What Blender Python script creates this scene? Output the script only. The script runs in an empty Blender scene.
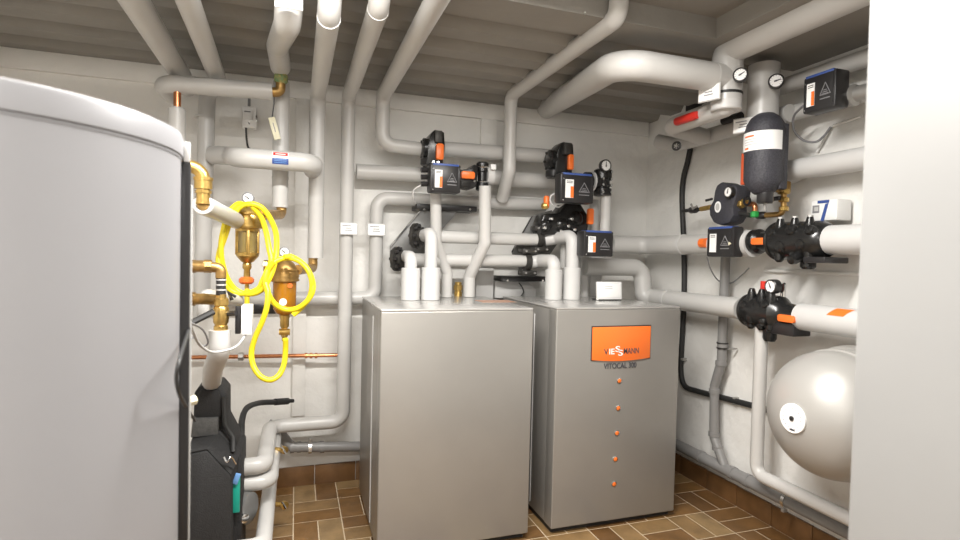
import bpy, bmesh, math, random
from mathutils import Vector, Matrix
random.seed(7)
sc = bpy.context.scene
COL = sc.collection
# ------------------------------------------------------------------ camera
F = 545.2; YAW = math.radians(18.66); PIT = math.radians(-1.506); ROL = math.radians(1.322); H = 1.55
cy, sy, cp, sp = math.cos(YAW), math.sin(YAW), math.cos(PIT), math.sin(PIT)
fw = Vector((sy*cp, cy*cp, sp)); r0 = Vector((cy, -sy, 0)); u0 = r0.cross(fw)
rt = r0*math.cos(ROL)+u0*math.sin(ROL); up = u0*math.cos(ROL)-r0*math.sin(ROL)
CAM = Vector((0, 0, H))
cam = bpy.data.cameras.new('camera'); camo = bpy.data.objects.new('camera', cam); COL.objects.link(camo)
camo.matrix_world = Matrix(((rt.x, up.x, -fw.x, 0), (rt.y, up.y, -fw.y, 0), (rt.z, up.z, -fw.z, H), (0, 0, 0, 1)))
cam.sensor_width = 36; cam.lens = F/960*36; cam.clip_start = 0.02
cam.dof.use_dof = True; cam.dof.focus_distance = 3.0; cam.dof.aperture_fstop = 2.6
sc.camera = camo

def P(px, py, X=None, Y=None, Z=None):
    """measured photo position -> the point of the room that lies on a known plane"""
    d = fw + rt*((px-480)/F) - up*((py-270)/F)
    if X is not None: t = X/d.x
    elif Y is not None: t = Y/d.y
    else: t = (Z-H)/d.z
    return CAM + d*t
def mpp(v): return (v-CAM).dot(fw)/F          # metres per pixel at a point
def to(v, X=None, Y=None, Z=None):
    return Vector((v.x if X is None else X, v.y if Y is None else Y, v.z if Z is None else Z))

# room
BW, RW, CZ = 3.765, 2.68, 2.645
LW, FWL = -1.75, -1.6

# ------------------------------------------------------------------ materials
def mat(name, col, rough=0.5, metal=0.0, bump=0.0, bscale=40.0, var=0.0, vscale=6.0, coat=0.0, emit=0.0, trans=0.0, spec=0.5, alpha=1.0, col2=None, stretch=None):
    m = bpy.data.materials.new(name); m.use_nodes = True
    nt = m.node_tree; b = nt.nodes['Principled BSDF']
    b.inputs['Base Color'].default_value = (*col, 1); b.inputs['Roughness'].default_value = rough
    b.inputs['Metallic'].default_value = metal; b.inputs['Coat Weight'].default_value = coat
    b.inputs['Specular IOR Level'].default_value = spec
    b.inputs['Transmission Weight'].default_value = trans; b.inputs['Alpha'].default_value = alpha
    if emit: b.inputs['Emission Color'].default_value = (*col, 1); b.inputs['Emission Strength'].default_value = emit
    tc = nt.nodes.new('ShaderNodeTexCoord'); src = tc.outputs['Object']
    if stretch:
        mp = nt.nodes.new('ShaderNodeMapping'); mp.inputs['Scale'].default_value = stretch
        nt.links.new(src, mp.inputs['Vector']); src = mp.outputs['Vector']
    n = nt.nodes.new('ShaderNodeTexNoise'); n.inputs['Scale'].default_value = vscale; n.inputs['Detail'].default_value = 6
    nt.links.new(src, n.inputs['Vector'])
    rmp = nt.nodes.new('ShaderNodeMix'); rmp.data_type = 'RGBA'
    c2 = col2 if col2 else tuple(max(0, c*(1-var)) for c in col)
    rmp.inputs['A'].default_value = (*col, 1); rmp.inputs['B'].default_value = (*c2, 1)
    mr = nt.nodes.new('ShaderNodeMapRange'); mr.inputs['From Min'].default_value = .35; mr.inputs['From Max'].default_value = .65
    nt.links.new(n.outputs['Fac'], mr.inputs['Value']); nt.links.new(mr.outputs['Result'], rmp.inputs['Factor'])
    nt.links.new(rmp.outputs['Result'], b.inputs['Base Color'])
    if bump:
        n2 = nt.nodes.new('ShaderNodeTexNoise'); n2.inputs['Scale'].default_value = bscale; n2.inputs['Detail'].default_value = 4
        nt.links.new(src, n2.inputs['Vector'])
        bp = nt.nodes.new('ShaderNodeBump'); bp.inputs['Strength'].default_value = 1; bp.inputs['Distance'].default_value = bump
        nt.links.new(n2.outputs['Fac'], bp.inputs['Height']); nt.links.new(bp.outputs['Normal'], b.inputs['Normal'])
    return m
M = {}
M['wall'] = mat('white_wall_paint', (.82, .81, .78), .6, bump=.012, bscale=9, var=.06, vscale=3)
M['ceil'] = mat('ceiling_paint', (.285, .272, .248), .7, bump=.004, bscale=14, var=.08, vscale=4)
M['pipe'] = mat('pipe_jacket', (.53, .522, .505), .33, bump=.0006, bscale=50, var=.04, vscale=5)
M['pipew'] = mat('white_sleeve', (.56, .555, .545), .45, var=.03)
M['drain'] = mat('drain_plastic', (.235, .23, .225), .4, var=.08)
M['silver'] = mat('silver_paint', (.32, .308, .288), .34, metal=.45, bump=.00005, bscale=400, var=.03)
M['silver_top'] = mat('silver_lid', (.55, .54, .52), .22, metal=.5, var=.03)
M['tank'] = mat('tank_jacket', (.32, .32, .335), .38, metal=.15, bump=.0001, bscale=250, var=.02)
M['vessel'] = mat('vessel_paint', (.44, .43, .41), .4, metal=.25, bump=.0002, bscale=120, var=.03)
M['black'] = mat('black_plastic', (.022, .021, .022), .35, var=.2)
M['bshell'] = mat('black_shell', (.014, .014, .014), .25, var=.2)
M['epp'] = mat('black_foam', (.022, .022, .023), .75, bump=.003, bscale=160, var=.25, vscale=60)
M['eppg'] = mat('grey_foam', (.10, .10, .098), .7, bump=.003, bscale=160, var=.3, vscale=60)
M['foamd'] = mat('dark_granular_foam', (.055, .055, .068), .5, bump=.004, bscale=130, var=.45, vscale=140)
M['iron'] = mat('dark_cast_iron', (.05, .047, .043), .45, metal=.4, bump=.002, bscale=80, var=.3)
M['rubber'] = mat('black_rubber', (.02, .02, .02), .55)
M['orange'] = mat('orange_plastic', (.90, .185, .03), .35, var=.04)
M['red'] = mat('red_plastic', (.62, .03, .02), .35, var=.1)
M['blue'] = mat('blue_plastic', (.045, .09, .30), .4, var=.1)
M['green'] = mat('green_knob', (.02, .32, .06), .4)
M['gpaint'] = mat('green_tape', (.10, .22, .11), .6, var=.6, vscale=60, col2=(.35, .30, .10))
M['teal'] = mat('teal_label', (.01, .32, .24), .4)
M['lblue'] = mat('pale_blue_tag', (.15, .32, .62), .4)
M['white'] = mat('white_plastic', (.80, .80, .79), .4)
M['paper'] = mat('white_paper', (.86, .86, .85), .6)
M['cream'] = mat('cream_plastic', (.72, .68, .50), .4)
M['ink'] = mat('dark_print', (.06, .06, .07), .5)
M['grey'] = mat('grey_print', (.22, .22, .23), .5)
M['lgrey'] = mat('light_grey_plastic', (.50, .50, .49), .4, var=.1)
M['brass'] = mat('brass', (.66, .44, .14), .3, metal=.85, bump=.001, bscale=60, var=.25, vscale=25)
M['bronze'] = mat('bronze', (.50, .31, .11), .38, metal=.8, bump=.001, bscale=60, var=.3, vscale=30)
M['copper'] = mat('copper', (.72, .30, .14), .28, metal=.95, var=.25, vscale=20)
M['brick'] = mat('brick_red_strip', (.50, .085, .03), .45)
M['steel'] = mat('grey_steel_plate', (.20, .20, .195), .5, metal=.3, var=.25)
M['chrome'] = mat('chrome', (.72, .72, .72), .18, metal=1.0)
M['zinc'] = mat('zinc_steel', (.42, .41, .39), .4, metal=.6, var=.15)
M['yellow'] = mat('yellow_hose', (.88, .72, .02), .35, var=.05)
M['amber'] = mat('amber_bowl', (.62, .26, .02), .12, var=.25, vscale=18, trans=.35)
M['window'] = mat('clear_bowl', (.55, .42, .16), .12, trans=.45, var=.2)
M['mesh'] = mat('filter_gauze', (.30, .28, .22), .5, metal=.3, bump=.003, bscale=300, var=.4, vscale=120)
M['door'] = mat('pale_door_paint', (.29, .29, .288), .4, var=.02)
M['grout'] = mat('grout', (.60, .49, .35), .9, var=.15, vscale=30)
TILES = [mat('tile_%s' % n, c, .33, bump=.0012, bscale=30, var=.3, vscale=9, stretch=(1, 1, 1)) for n, c in
         (('umber', (.18, .095, .036)), ('tan', (.26, .16, .07)), ('brown', (.14, .07, .025)), ('sand', (.29, .19, .09)), ('rust', (.21, .11, .038)))]
M['skirt'] = mat('skirting_tile', (.17, .085, .033), .35, var=.35, vscale=8)
M['tube'] = mat('lamp_tube', (1, .95, .87), .5, emit=6)
M['screen'] = mat('display_face', (.88, .88, .87), .3)
M['peach'] = mat('pale_orange_sheet', (.62, .36, .25), .25, metal=.2)

# ------------------------------------------------------------------ mesh helpers
class MB:
    def __init__(s, Mx=None): s.bm = bmesh.new(); s.M = Mx or Matrix()
    def _add(s, vs, fs):
        bv = [s.bm.verts.new(s.M @ Vector(v)) for v in vs]
        for f in fs:
            try: s.bm.faces.new([bv[i] for i in f])
            except ValueError: pass
        return bv
    def box(s, c, d, bev=0, seg=2):
        x, y, z = (k/2 for k in d)
        t = bmesh.new(); bmesh.ops.create_cube(t, size=1)
        for v in t.verts: v.co = Vector((v.co.x*d[0]+c[0], v.co.y*d[1]+c[1], v.co.z*d[2]+c[2]))
        if bev: bmesh.ops.bevel(t, geom=t.edges[:], offset=bev, segments=seg, affect='EDGES', profile=.5)
        s.merge(t); return s
    def merge(s, t, X=None):
        X = s.M @ X if X else s.M
        mp = {v: s.bm.verts.new(X @ v.co) for v in t.verts}
        for f in t.faces:
            try: s.bm.faces.new([mp[v] for v in f.verts])
            except ValueError: pass
        t.free()
    def sweep(s, pts, rad, n=20, cap=True, closed=False):
        pts = [Vector(p) for p in pts]
        if not isinstance(rad, (list, tuple)): rad = [rad]*len(pts)
        N = len(pts); tans = []
        for i in range(N):
            a = pts[i-1] if (i or closed) else pts[i]; b = pts[(i+1) % N] if (i < N-1 or closed) else pts[i]
            tans.append((b-a).normalized())
        t = tans[0]; ref = Vector((0, 0, 1)) if abs(t.z) < .9 else Vector((1, 0, 0))
        nrm = (ref - t*ref.dot(t)).normalized(); rings = []
        for i in range(N):
            t = tans[i]; nrm = (nrm - t*nrm.dot(t)).normalized(); bn = t.cross(nrm)
            rings.append([s.bm.verts.new(s.M @ (pts[i] + (nrm*math.cos(2*math.pi*k/n)+bn*math.sin(2*math.pi*k/n))*rad[i])) for k in range(n)])
        for i in range(N if closed else N-1):
            A, B = rings[i], rings[(i+1) % N]
            for k in range(n): s.bm.faces.new((A[k], A[(k+1) % n], B[(k+1) % n], B[k]))
        if cap and not closed:
            s.bm.faces.new(rings[0][::-1]); s.bm.faces.new(rings[-1])
        return s
    def cyl(s, a, b, r, r2=None, n=20): return s.sweep([a, b], [r, r if r2 is None else r2], n)
    def lathe(s, base, axis, prof, n=28):
        base = Vector(base); ax = Vector(axis).normalized()
        ref = Vector((0, 0, 1)) if abs(ax.z) < .9 else Vector((1, 0, 0))
        e1 = (ref-ax*ref.dot(ax)).normalized(); e2 = ax.cross(e1); rings = []
        for r, h in prof:
            r = max(r, 1e-5)
            rings.append([s.bm.verts.new(s.M @ (base+ax*h+(e1*math.cos(2*math.pi*k/n)+e2*math.sin(2*math.pi*k/n))*r)) for k in range(n)])
        for A, B in zip(rings, rings[1:]):
            for k in range(n): s.bm.faces.new((A[k], A[(k+1) % n], B[(k+1) % n], B[k]))
        s.bm.faces.new(rings[0][::-1]); s.bm.faces.new(rings[-1]); return s
    def torus(s, c, axis, R, r, n=36, m=8):
        ax = Vector(axis).normalized(); ref = Vector((0, 0, 1)) if abs(ax.z) < .9 else Vector((1, 0, 0))
        e1 = (ref-ax*ref.dot(ax)).normalized(); e2 = ax.cross(e1); c = Vector(c)
        return s.sweep([c+(e1*math.cos(2*math.pi*k/n)+e2*math.sin(2*math.pi*k/n))*R for k in range(n)], r, m, closed=True)
    def prism(s, poly, y0, y1, bev=0):
        """polygon in local x,z extruded along local y"""
        t = bmesh.new(); n = len(poly)
        a = [t.verts.new((x, y0, z)) for x, z in poly]; b = [t.verts.new((x, y1, z)) for x, z in poly]
        t.faces.new(a); t.faces.new(b[::-1])
        for i in range(n): t.faces.new((a[i], b[i], b[(i+1) % n], a[(i+1) % n]))
        bmesh.ops.recalc_face_normals(t, faces=t.faces[:])
        if bev: bmesh.ops.bevel(t, geom=t.edges[:], offset=bev, segments=2, affect='EDGES', profile=.5)
        s.merge(t); return s
    def text(s, txt, size, X, ext=.0008, ax='CENTER', bold=0):
        cu = bpy.data.curves.new('t', 'FONT'); cu.body = txt; cu.size = size; cu.extrude = ext; cu.align_x = ax; cu.align_y = 'CENTER'; cu.offset = bold
        o = bpy.data.objects.new('t', cu); COL.objects.link(o); bpy.context.view_layer.update()
        me = bpy.data.meshes.new_from_object(o); t = bmesh.new(); t.from_mesh(me); s.merge(t, X)
        bpy.data.objects.remove(o); bpy.data.curves.remove(cu); bpy.data.meshes.remove(me); return s
    def build(s, name, m, parent=None, smooth=True, angle=35, origin=None):
        bm = s.bm; bmesh.ops.recalc_face_normals(bm, faces=bm.faces[:])
        if parent is not None:
            o0 = Vector(parent['_o'])
        elif origin is not None: o0 = Vector(origin)
        else:
            lo = [min(v.co[i] for v in bm.verts) for i in range(3)]; hi = [max(v.co[i] for v in bm.verts) for i in range(3)]
            o0 = Vector(((lo[0]+hi[0])/2, (lo[1]+hi[1])/2, lo[2]))
        for v in bm.verts: v.co -= o0
        me = bpy.data.meshes.new(name); bm.to_mesh(me); bm.free()
        for x in (m if isinstance(m, list) else [m]): me.materials.append(x)
        if smooth:
            me.polygons.foreach_set('use_smooth', [True]*len(me.polygons)); me.set_sharp_from_angle(angle=math.radians(angle))
        o = bpy.data.objects.new(name, me); COL.objects.link(o); o['_o'] = tuple(o0)
        if parent is not None: o.parent = parent
        else: o.location = o0
        return o
def tag(o, label=None, cat=None, group=None, kind=None):
    for k, v in (('label', label), ('category', cat), ('group', group), ('kind', kind)):
        if v: o[k] = v
    return o
def thing(name, label, cat, loc, group=None):
    o = bpy.data.objects.new(name, None); COL.objects.link(o); o.location = loc; o['_o'] = tuple(loc); o.empty_display_size = .05
    return tag(o, label, cat, group)
def struct(o): o['kind'] = 'structure'; return o

def fillet(pts, rad, seg=8):
    pts = [Vector(p) for p in pts]; out = [pts[0]]
    for i in range(1, len(pts)-1):
        a, p, b = pts[i-1], pts[i], pts[i+1]
        d1 = (a-p); d2 = (b-p); l1, l2 = d1.length, d2.length; d1.normalize(); d2.normalize()
        ang = d1.angle(d2)
        if ang > math.radians(176): out.append(p); continue
        t = min(rad/math.tan(ang/2), l1*.48, l2*.48); R = t*math.tan(ang/2)
        c = p+(d1+d2).normalized()*(R/math.sin(ang/2)); s0 = p+d1*t-c; s1 = p+d2*t-c
        w = s0.angle(s1)
        for k in range(seg+1):
            f = k/seg; out.append(c+(s0*math.sin((1-f)*w)+s1*math.sin(f*w))/math.sin(w))
    out.append(pts[-1]); return out
def smooth_path(pts, n=10):
    pts = [Vector(p) for p in pts]; q = [pts[0]*2-pts[1]]+pts+[pts[-1]*2-pts[-2]]; out = []
    for i in range(1, len(q)-2):
        for k in range(n):
            t = k/n; a, b, c, d = q[i-1:i+3]
            out.append(.5*((2*b)+(c-a)*t+(2*a-5*b+4*c-d)*t*t+(3*b-a-3*c+d)*t*t*t))
    out.append(pts[-1]); return out

# ------------------------------------------------------------------ pipes
def pipe(label, pts, w, ref=0, fr=1.5, m='pipe', name='heating_pipe', cat='pipe', joints=(), bands=(), n=24, group=None):
    """w: width in photo pixels at pts[ref]; joints: slim raised seams at points, bands: clamps"""
    r = w/2*mpp(Vector(pts[ref])) if w > .5 else w
    path = fillet(pts, r*fr*1.15)
    o = tag(MB().sweep(path, r, n).build(name, M[m], angle=50), label, cat, group)
    for (p, ax, ln, k, mm, nm) in joints:
        p = Vector(p); ax = Vector(ax)
        MB().cyl(p-ax*ln/2, p+ax*ln/2, r*k, n=24).build(nm, M[mm], o)
    o['_r'] = r
    return o
def cable(label, pts, r, m='rubber', name='cable', cat='cable', smooth=True, n=8):
    return tag(MB().sweep(smooth_path(pts) if smooth else fillet(pts, r*3), r, n).build(name, M[m], angle=60), label, cat)

# ------------------------------------------------------------------ panel frames
def frame(wall, x0, y0, x1, y1, pl):
    xm, ym = (x0+x1)/2, (y0+y1)/2
    if wall == 'B':
        a, b = P(x0, ym, Y=pl), P(x1, ym, Y=pl); t, u = P(xm, y0, Y=pl), P(xm, y1, Y=pl); w = b.x-a.x
        R = Matrix.Identity(4)
    else:
        a, b = P(x0, ym, X=pl), P(x1, ym, X=pl); t, u = P(xm, y0, X=pl), P(xm, y1, X=pl); w = a.y-b.y
        R = Matrix(((0, 1, 0, 0), (-1, 0, 0, 0), (0, 0, 1, 0), (0, 0, 0, 1)))
    c = (a+b)/2; c.z = (t.z+u.z)/2
    return Matrix.Translation(c) @ R, w, t.z-u.z
TX = Matrix.Rotation(math.pi/2, 4, 'X')     # text lying in x,z facing -y
def T(x, y, z): return Matrix.Translation((x, y, z))
def loc(F_): return F_.translation.copy()

def gauge(Mx, r, parent=None, label=None, depth=.03, rim='black', ang=40):
    """round dial; Mx local -y faces the viewer"""
    if parent is None: g = thing('temperature_gauge', label, 'gauge', Mx @ Vector((0, 0, -r)))
    else: g = MB(Mx).lathe((0, depth, 0), (0, -1, 0), [(r*.6, 0), (r, depth*.2), (r, depth), (r*.84, depth*1.1), (r*.78, depth)]).build('gauge', M[rim], parent); 
    if parent is None: MB(Mx).lathe((0, depth, 0), (0, -1, 0), [(r*.6, 0), (r, depth*.2), (r, depth), (r*.84, depth*1.1), (r*.78, depth)]).build('case', M[rim], g)
    MB(Mx).cyl((0, .001, 0), (0, -.001, 0), r*.79, n=28).build('dial', M['paper'], g)
    nd = MB(Mx); a = math.radians(ang); dx, dz = math.sin(a), math.cos(a)
    nd.sweep([(-dx*r*.25, -.003, -dz*r*.25), (dx*r*.6, -.003, dz*r*.6)], [r*.1, r*.06], 6); nd.cyl((0, -.0015, 0), (0, -.005, 0), r*.11, n=10)
    nd.build('needle', M['ink'], g)
    tk = MB(Mx)
    for k in range(11):
        b = math.radians(-135+27*k); tk.sweep([(math.sin(b)*r*.62, -.0015, math.cos(b)*r*.62), (math.sin(b)*r*.78, -.0015, math.cos(b)*r*.78)], r*.025, 4)
    tk.build('scale_marks', M['grey'], g)
    return g

def actuator(wall, rect, pl, depth, label, arrow=False, redfield=True):
    Mx, w, h = frame(wall, *rect, pl)
    t = thing('valve_actuator', label, 'actuator', Mx @ Vector((0, depth/2, -h/2)))
    b = MB(Mx); b.box((0, depth/2, 0), (w, depth, h), min(w, h)*.06)
    for s in (-1, 1): b.box((s*w*.44, .002, 0), (w*.05, .006, h*.8), .001)
    b.build('housing', M['black'], t)
    c = MB(Mx); c.box((0, depth*.35, h*.475), (w*.86, depth*.72, h*.08), h*.02); c.build('blue_cover', M['blue'], t)
    lp = MB(Mx).box((-w*.24, -.002, -h*.03), (w*.24, .003, h*.62)).build('label_plate', M['paper'], t)
    if redfield: MB(Mx).box((-w*.165, -.004, -h*.14), (w*.09, .002, h*.38)).build('orange_field', M['orange'], lp)
    pr_ = MB(Mx)
    for k in range(2): pr_.box((-w*.24, -.004, h*(.22-.05*k)), (w*.17, .001, h*.022))
    pr_.build('printed_lines', M['ink'], lp)
    g = MB(Mx); A, B, C_ = (w*.05, -.002, -h*.12), (w*.36, -.002, -h*.12), (w*.2, -.002, h*.2)
    for p, q in ((A, B), (B, C_), (C_, A)): g.sweep([p, q], h*.012, 4)
    for k in range(3): g.box((w*.2, -.002, -h*(.0+.05*k)), (w*(.1+.05*k), .002, h*.02))
    g.box((w*.2, -.002, -h*.22), (w*.3, .002, h*.025)); g.build('printed_triangle', M['grey'], t)
    if arrow: MB(Mx).prism([(w*.34, h*.0), (w*.44, -h*.06), (w*.34, -h*.12)], -.004, 0).build('arrow_sticker', M['cream'], t)
    s = MB(Mx)
    for q in (-.42, .3): s.cyl((-w*.42, .002, h*q), (-w*.42, -.003, h*q), w*.018, n=8)
    s.build('screw', M['chrome'], t)
    return t

def bolts(mb, c, axis, R, r, ln, n=6, ph=0):
    ax = Vector(axis).normalized(); ref = Vector((0, 0, 1)) if abs(ax.z) < .9 else Vector((1, 0, 0))
    e1 = (ref-ax*ref.dot(ax)).normalized(); e2 = ax.cross(e1); c = Vector(c)
    for k in range(n):
        a = 2*math.pi*(k+ph)/n; p = c+(e1*math.cos(a)+e2*math.sin(a))*R
        mb.cyl(p-ax*ln/2, p+ax*ln/2, r, n=6)
    return mb

# ================================================================== SETTING
# floor: basket-weave of paired tiles
def floor():
    s = .266; g = .006
    mb = MB(); bm = mb.bm
    mb.box(((LW+RW)/2, (FWL+BW)/2, -.0262), (RW-LW+.2, BW-FWL+.2, .05)); n0 = len(bm.faces)
    def quad(x0, x1, y0, y1, mi):
        x0 = max(x0, LW); x1 = min(x1, RW); y1 = min(y1, BW); y0 = max(y0, FWL)
        if x1-x0 < .01 or y1-y0 < .01: return
        v = [bm.verts.new(p) for p in ((x0, y0, 0), (x1, y0, 0), (x1, y1, 0), (x0, y1, 0))]
        f = bm.faces.new(v); f.material_index = mi
        d = [bm.verts.new((p.co.x, p.co.y, -.006)) for p in v]
        for i in range(4):
            q = bm.faces.new((v[i], d[i], d[(i+1) % 4], v[(i+1) % 4])); q.material_index = mi
    X0, Y0 = .005, 3.765
    for i in range(-9, 13):
        for j in range(0, 24):
            x = X0+i*s; y = Y0-(j+1)*s
            for k in (0, 1):
                mi = 1+random.choice((0, 1, 2, 3, 4, 0, 1))
                if (i+j) % 2 == 0: quad(x+k*s/2+g/2, x+(k+1)*s/2-g/2, y+g/2, y+s-g/2, mi)
                else: quad(x+g/2, x+s-g/2, y+k*s/2+g/2, y+(k+1)*s/2-g/2, mi)
    o = mb.build('floor', [M['grout']]+TILES, smooth=False, origin=(0, 0, 0)); struct(o)
floor()
def slab(name, lo, hi, m, bev=0):
    c = [(a+b)/2 for a, b in zip(lo, hi)]; d = [b-a for a, b in zip(lo, hi)]
    return struct(MB().box(c, d, bev).build(name, M[m], origin=(0, 0, 0)))
HC = 2.745
slab('wall_back', (LW-.1, BW, 0), (RW+.1, BW+.1, HC+.1), 'wall')
slab('wall_right', (RW, FWL, 0), (RW+.1, BW, HC+.1), 'wall')
slab('wall_left', (LW-.1, FWL, 0), (LW, BW, HC+.1), 'wall')
slab('wall_front', (LW-.1, FWL-.1, 0), (RW+.1, FWL, HC+.1), 'wall')
slab('wall_partition', (1.072, -.9, 0), (1.20, .80, HC), 'door', .012)
def ceiling():
    prof = []; y = 2.21; hi, lo = CZ+.018, CZ-.012
    # stepped boards running along the room
    prof += [(2.21, CZ)]
    y = 2.42
    while y < BW-.1:
        prof += [(y, CZ), (y+.02, CZ+.045), (y+.115, CZ+.045), (y+.15, CZ)]
        y += .27
    prof += [(BW, CZ)]
    mb = MB(); poly = prof+[(BW, HC+.1), (2.21, HC+.1)]
    Rm = Matrix(((0, 1, 0, 0), (1, 0, 0, 0), (0, 0, 1, 0), (0, 0, 0, 1)))  # local x->world y, local y->world x
    mb.M = Rm; mb.prism(poly, LW, RW)
    mb.M = Matrix(); mb.box(((LW+1.945)/2, (FWL+2.21)/2, HC+.05), (1.945-LW, 2.21-FWL, .1))
    mb.box(((1.945+RW)/2, (FWL+2.21)/2, (CZ+HC+.1)/2), (RW-1.945, 2.21-FWL, HC+.1-CZ))
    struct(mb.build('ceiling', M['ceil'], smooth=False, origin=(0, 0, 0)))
ceiling()
# shallow downstand along the head of the back wall and a pier in the corner
slab('trim_1', (LW, BW-.03, 2.535), (2.66, BW, CZ), 'wall', .004)
def skirting(name, axis, a, b):
    mb = MB(); p = a
    while p < b-.02:
        q = min(p+.268, b); c = (p+q)/2; w = q-p-.004
        if axis == 'x': mb.box((c, BW-.008, .064), (w, .016, .128), .0015)
        else: mb.box((RW-.008, c, .064), (.016, w, .128), .0015)
        p = q
    struct(mb.build(name, M['skirt'], origin=(0, 0, 0)))
skirting('baseboard_back', 'x', LW+.01, RW-.02)
skirting('baseboard_right', 'y', FWL+.02, BW-.02)

# ================================================================== LAMPS
def lamp(x, y, z, L, power, label, rot=0):
    t = thing('ceiling_light', label, 'light', (x, y, z)); X = T(x, y, z) @ Matrix.Rotation(rot, 4, 'Z')
    MB(X).box((0, 0, .0), (L, .09, .05), .01).build('housing', M['white'], t)
    MB(X).cyl((-L/2+.03, 0, -.04), (L/2-.03, 0, -.04), .013, n=12).build('tube', M['tube'], t)
    for s in (-1, 1): MB(X).box((s*(L/2-.02), 0, -.038), (.03, .03, .045), .004).build('lamp_holder', M['white'], t)
    li = bpy.data.lights.new('tube_light', 'AREA'); li.shape = 'RECTANGLE'; li.size = L; li.size_y = .12; li.energy = power; li.color = (1, .97, .925)
    o = bpy.data.objects.new('tube_light', li); COL.objects.link(o); o.location = (x, y, z-.06); o.rotation_euler = (0, 0, rot)
lamp(.42, 1.55, HC-.026, 1.9, 84, 'white fluorescent batten on the ceiling in front of the heat pumps')
lamp(-.55, -.5, HC-.026, 1.2, 50, 'white fluorescent batten added behind the camera as fill light')  # unseen second batten, added as fill from the camera side
w = bpy.data.worlds.new('world'); sc.world = w; w.use_nodes = True
w.node_tree.nodes['Background'].inputs['Color'].default_value = (.9, .92, 1, 1); w.node_tree.nodes['Background'].inputs['Strength'].default_value = .05

def px2(pts, Y): return [(lambda v: (v.x, v.z))(P(x, y, Y=Y)) for x, y in pts]
def vl(mb, px, prof, n=28, **pl):
    """lathe about a vertical axis through photo column px on a plane; prof = (half width px, photo y)"""
    ym = sum(y for _, y in prof)/len(prof); c = P(px, ym, **pl); k = mpp(c)
    return mb.lathe((c.x, c.y, 0), (0, 0, 1), [(w*k, to(P(px, y, **pl), X=c.x).z) for w, y in prof], n)
def al(mb, a, b, prof, n=28):
    """lathe along a->b; prof = (radius in px at that spot, t)"""
    d = b-a; L = d.length
    return mb.lathe(a, d, [(w*mpp(a+d*t), t*L) for w, t in prof], n)
# ================================================================== HEAT PUMPS
HZ = 1.272
def heat_pump(x0, x1, label, front=2.703, back=3.54):
    t = thing('heat_pump', label, 'heat pump', ((x0+x1)/2, (front+back)/2, 0), 'silver heat pump cabinets')
    cx = (x0+x1)/2; w = x1-x0
    MB().box((cx, (front+back)/2+.01, .016), (w-.03, back-front-.05, .032)).build('plinth', M['rubber'], t)
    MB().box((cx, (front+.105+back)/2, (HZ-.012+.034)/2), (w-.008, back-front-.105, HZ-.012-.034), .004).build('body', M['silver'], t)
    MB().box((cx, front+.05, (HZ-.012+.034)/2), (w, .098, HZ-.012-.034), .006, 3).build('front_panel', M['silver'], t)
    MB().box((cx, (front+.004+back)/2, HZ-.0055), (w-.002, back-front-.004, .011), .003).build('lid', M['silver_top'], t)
    for x in (x0+.003, x1-.003): MB().box((x, front+.3, HZ*.5), (.008, .006, HZ*.9)).build('side_seam', M['lgrey'], t)
    return t
hp1 = heat_pump(.402, 1.226, 'plain silver heat pump cabinet without a control panel, left of the pair')
hp2 = heat_pump(1.366, 2.187, 'silver heat pump cabinet with orange control flap and column of indicator lights')
# control flap with curved lower edge
Mx, w, h = frame('B', 592, 326.6, 649.8, 359.5, 2.701)
fp = MB(Mx); n = 14; po = [(-w/2, h/2), (w/2, h/2)]+[(w/2-w*k/n, -h/2-.012*math.sin(math.pi*k/n)+.004) for k in range(n+1)]
fp.prism(po, -.006, .004, .0015); flap = fp.build('control_flap', M['orange'], hp2)
gb = MB(Mx); gb.prism([(-w/2-.004, h/2+.006), (w/2+.004, h/2+.006), (w/2+.004, -h/2), (-w/2-.004, -h/2)], -.0015, .003); gb.build('flap_recess', M['rubber'], hp2)
tx = tg = MB(Mx); tl = MB(Mx); k = mpp(loc(Mx)); yy = -.0065; zc = -(351.2-343)*k
def word(s, xc, z, size, wpx, bold=0):
    a = MB(); a.text(s, size, TX, .0012, bold=bold)
    xs = [v.co.x for v in a.bm.verts]; f = wpx*k/(max(xs)-min(xs)); m0 = (max(xs)+min(xs))/2
    for v in a.bm.verts: v.co.x = (v.co.x-m0)*f
    tx.merge(a.bm, T(xc, yy, z) @ Matrix.Identity(4))
sz = 6.4*k*1.25
word('V', -(621-603)*k, zc, sz, 5, .0004); word('MANN', (632-621)*k, zc, sz, 17.5, .0004)
tx = tl; word('IE', -(621-609.6)*k, zc, sz, 6, .0004); word('S', -(621-616.2)*k, zc+2.2*k, sz*1.02, 5.2, .0005); word('S', -(621-619.6)*k, zc-1.6*k, sz*1.02, 5.2, .0005)
tg.build('name_dull_letters', M['ink'], flap); tl.build('name_glint_letters', M['paper'], flap)  # chrome reflections put into the letter colours: some dark, some white as glint
Mx, w, h = frame('B', 601, 363, 639, 368.5, 2.701); k = mpp(loc(Mx)); tx = MB(Mx); yy = -.001
word('VITOCAL 300', 0, 0, 5.6*k*1.4, 37.5, 0); tx.build('model_lettering', M['ink'], hp2)
for x, y in ((619.3, 380.7), (618.2, 408), (616.9, 433), (615.4, 459), (614, 484)):
    c = P(x, y, Y=2.7015); r = 2.3*mpp(c)
    li = MB().lathe(c, (0, -1, 0), [(r*1.25, -.002), (r*1.25, .0015), (r*.95, .003)]).build('indicator_ring', M['chrome'], hp2)
    MB().lathe(c, (0, -1, 0), [(r*.9, 0), (r*.9, .003), (r*.6, .0055), (0, .0065)]).build('indicator_lens', M['orange'], li)
Mx = Matrix.Translation(P(492, 301.5, Z=HZ)+Vector((0, .02, .0006)))
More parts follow.
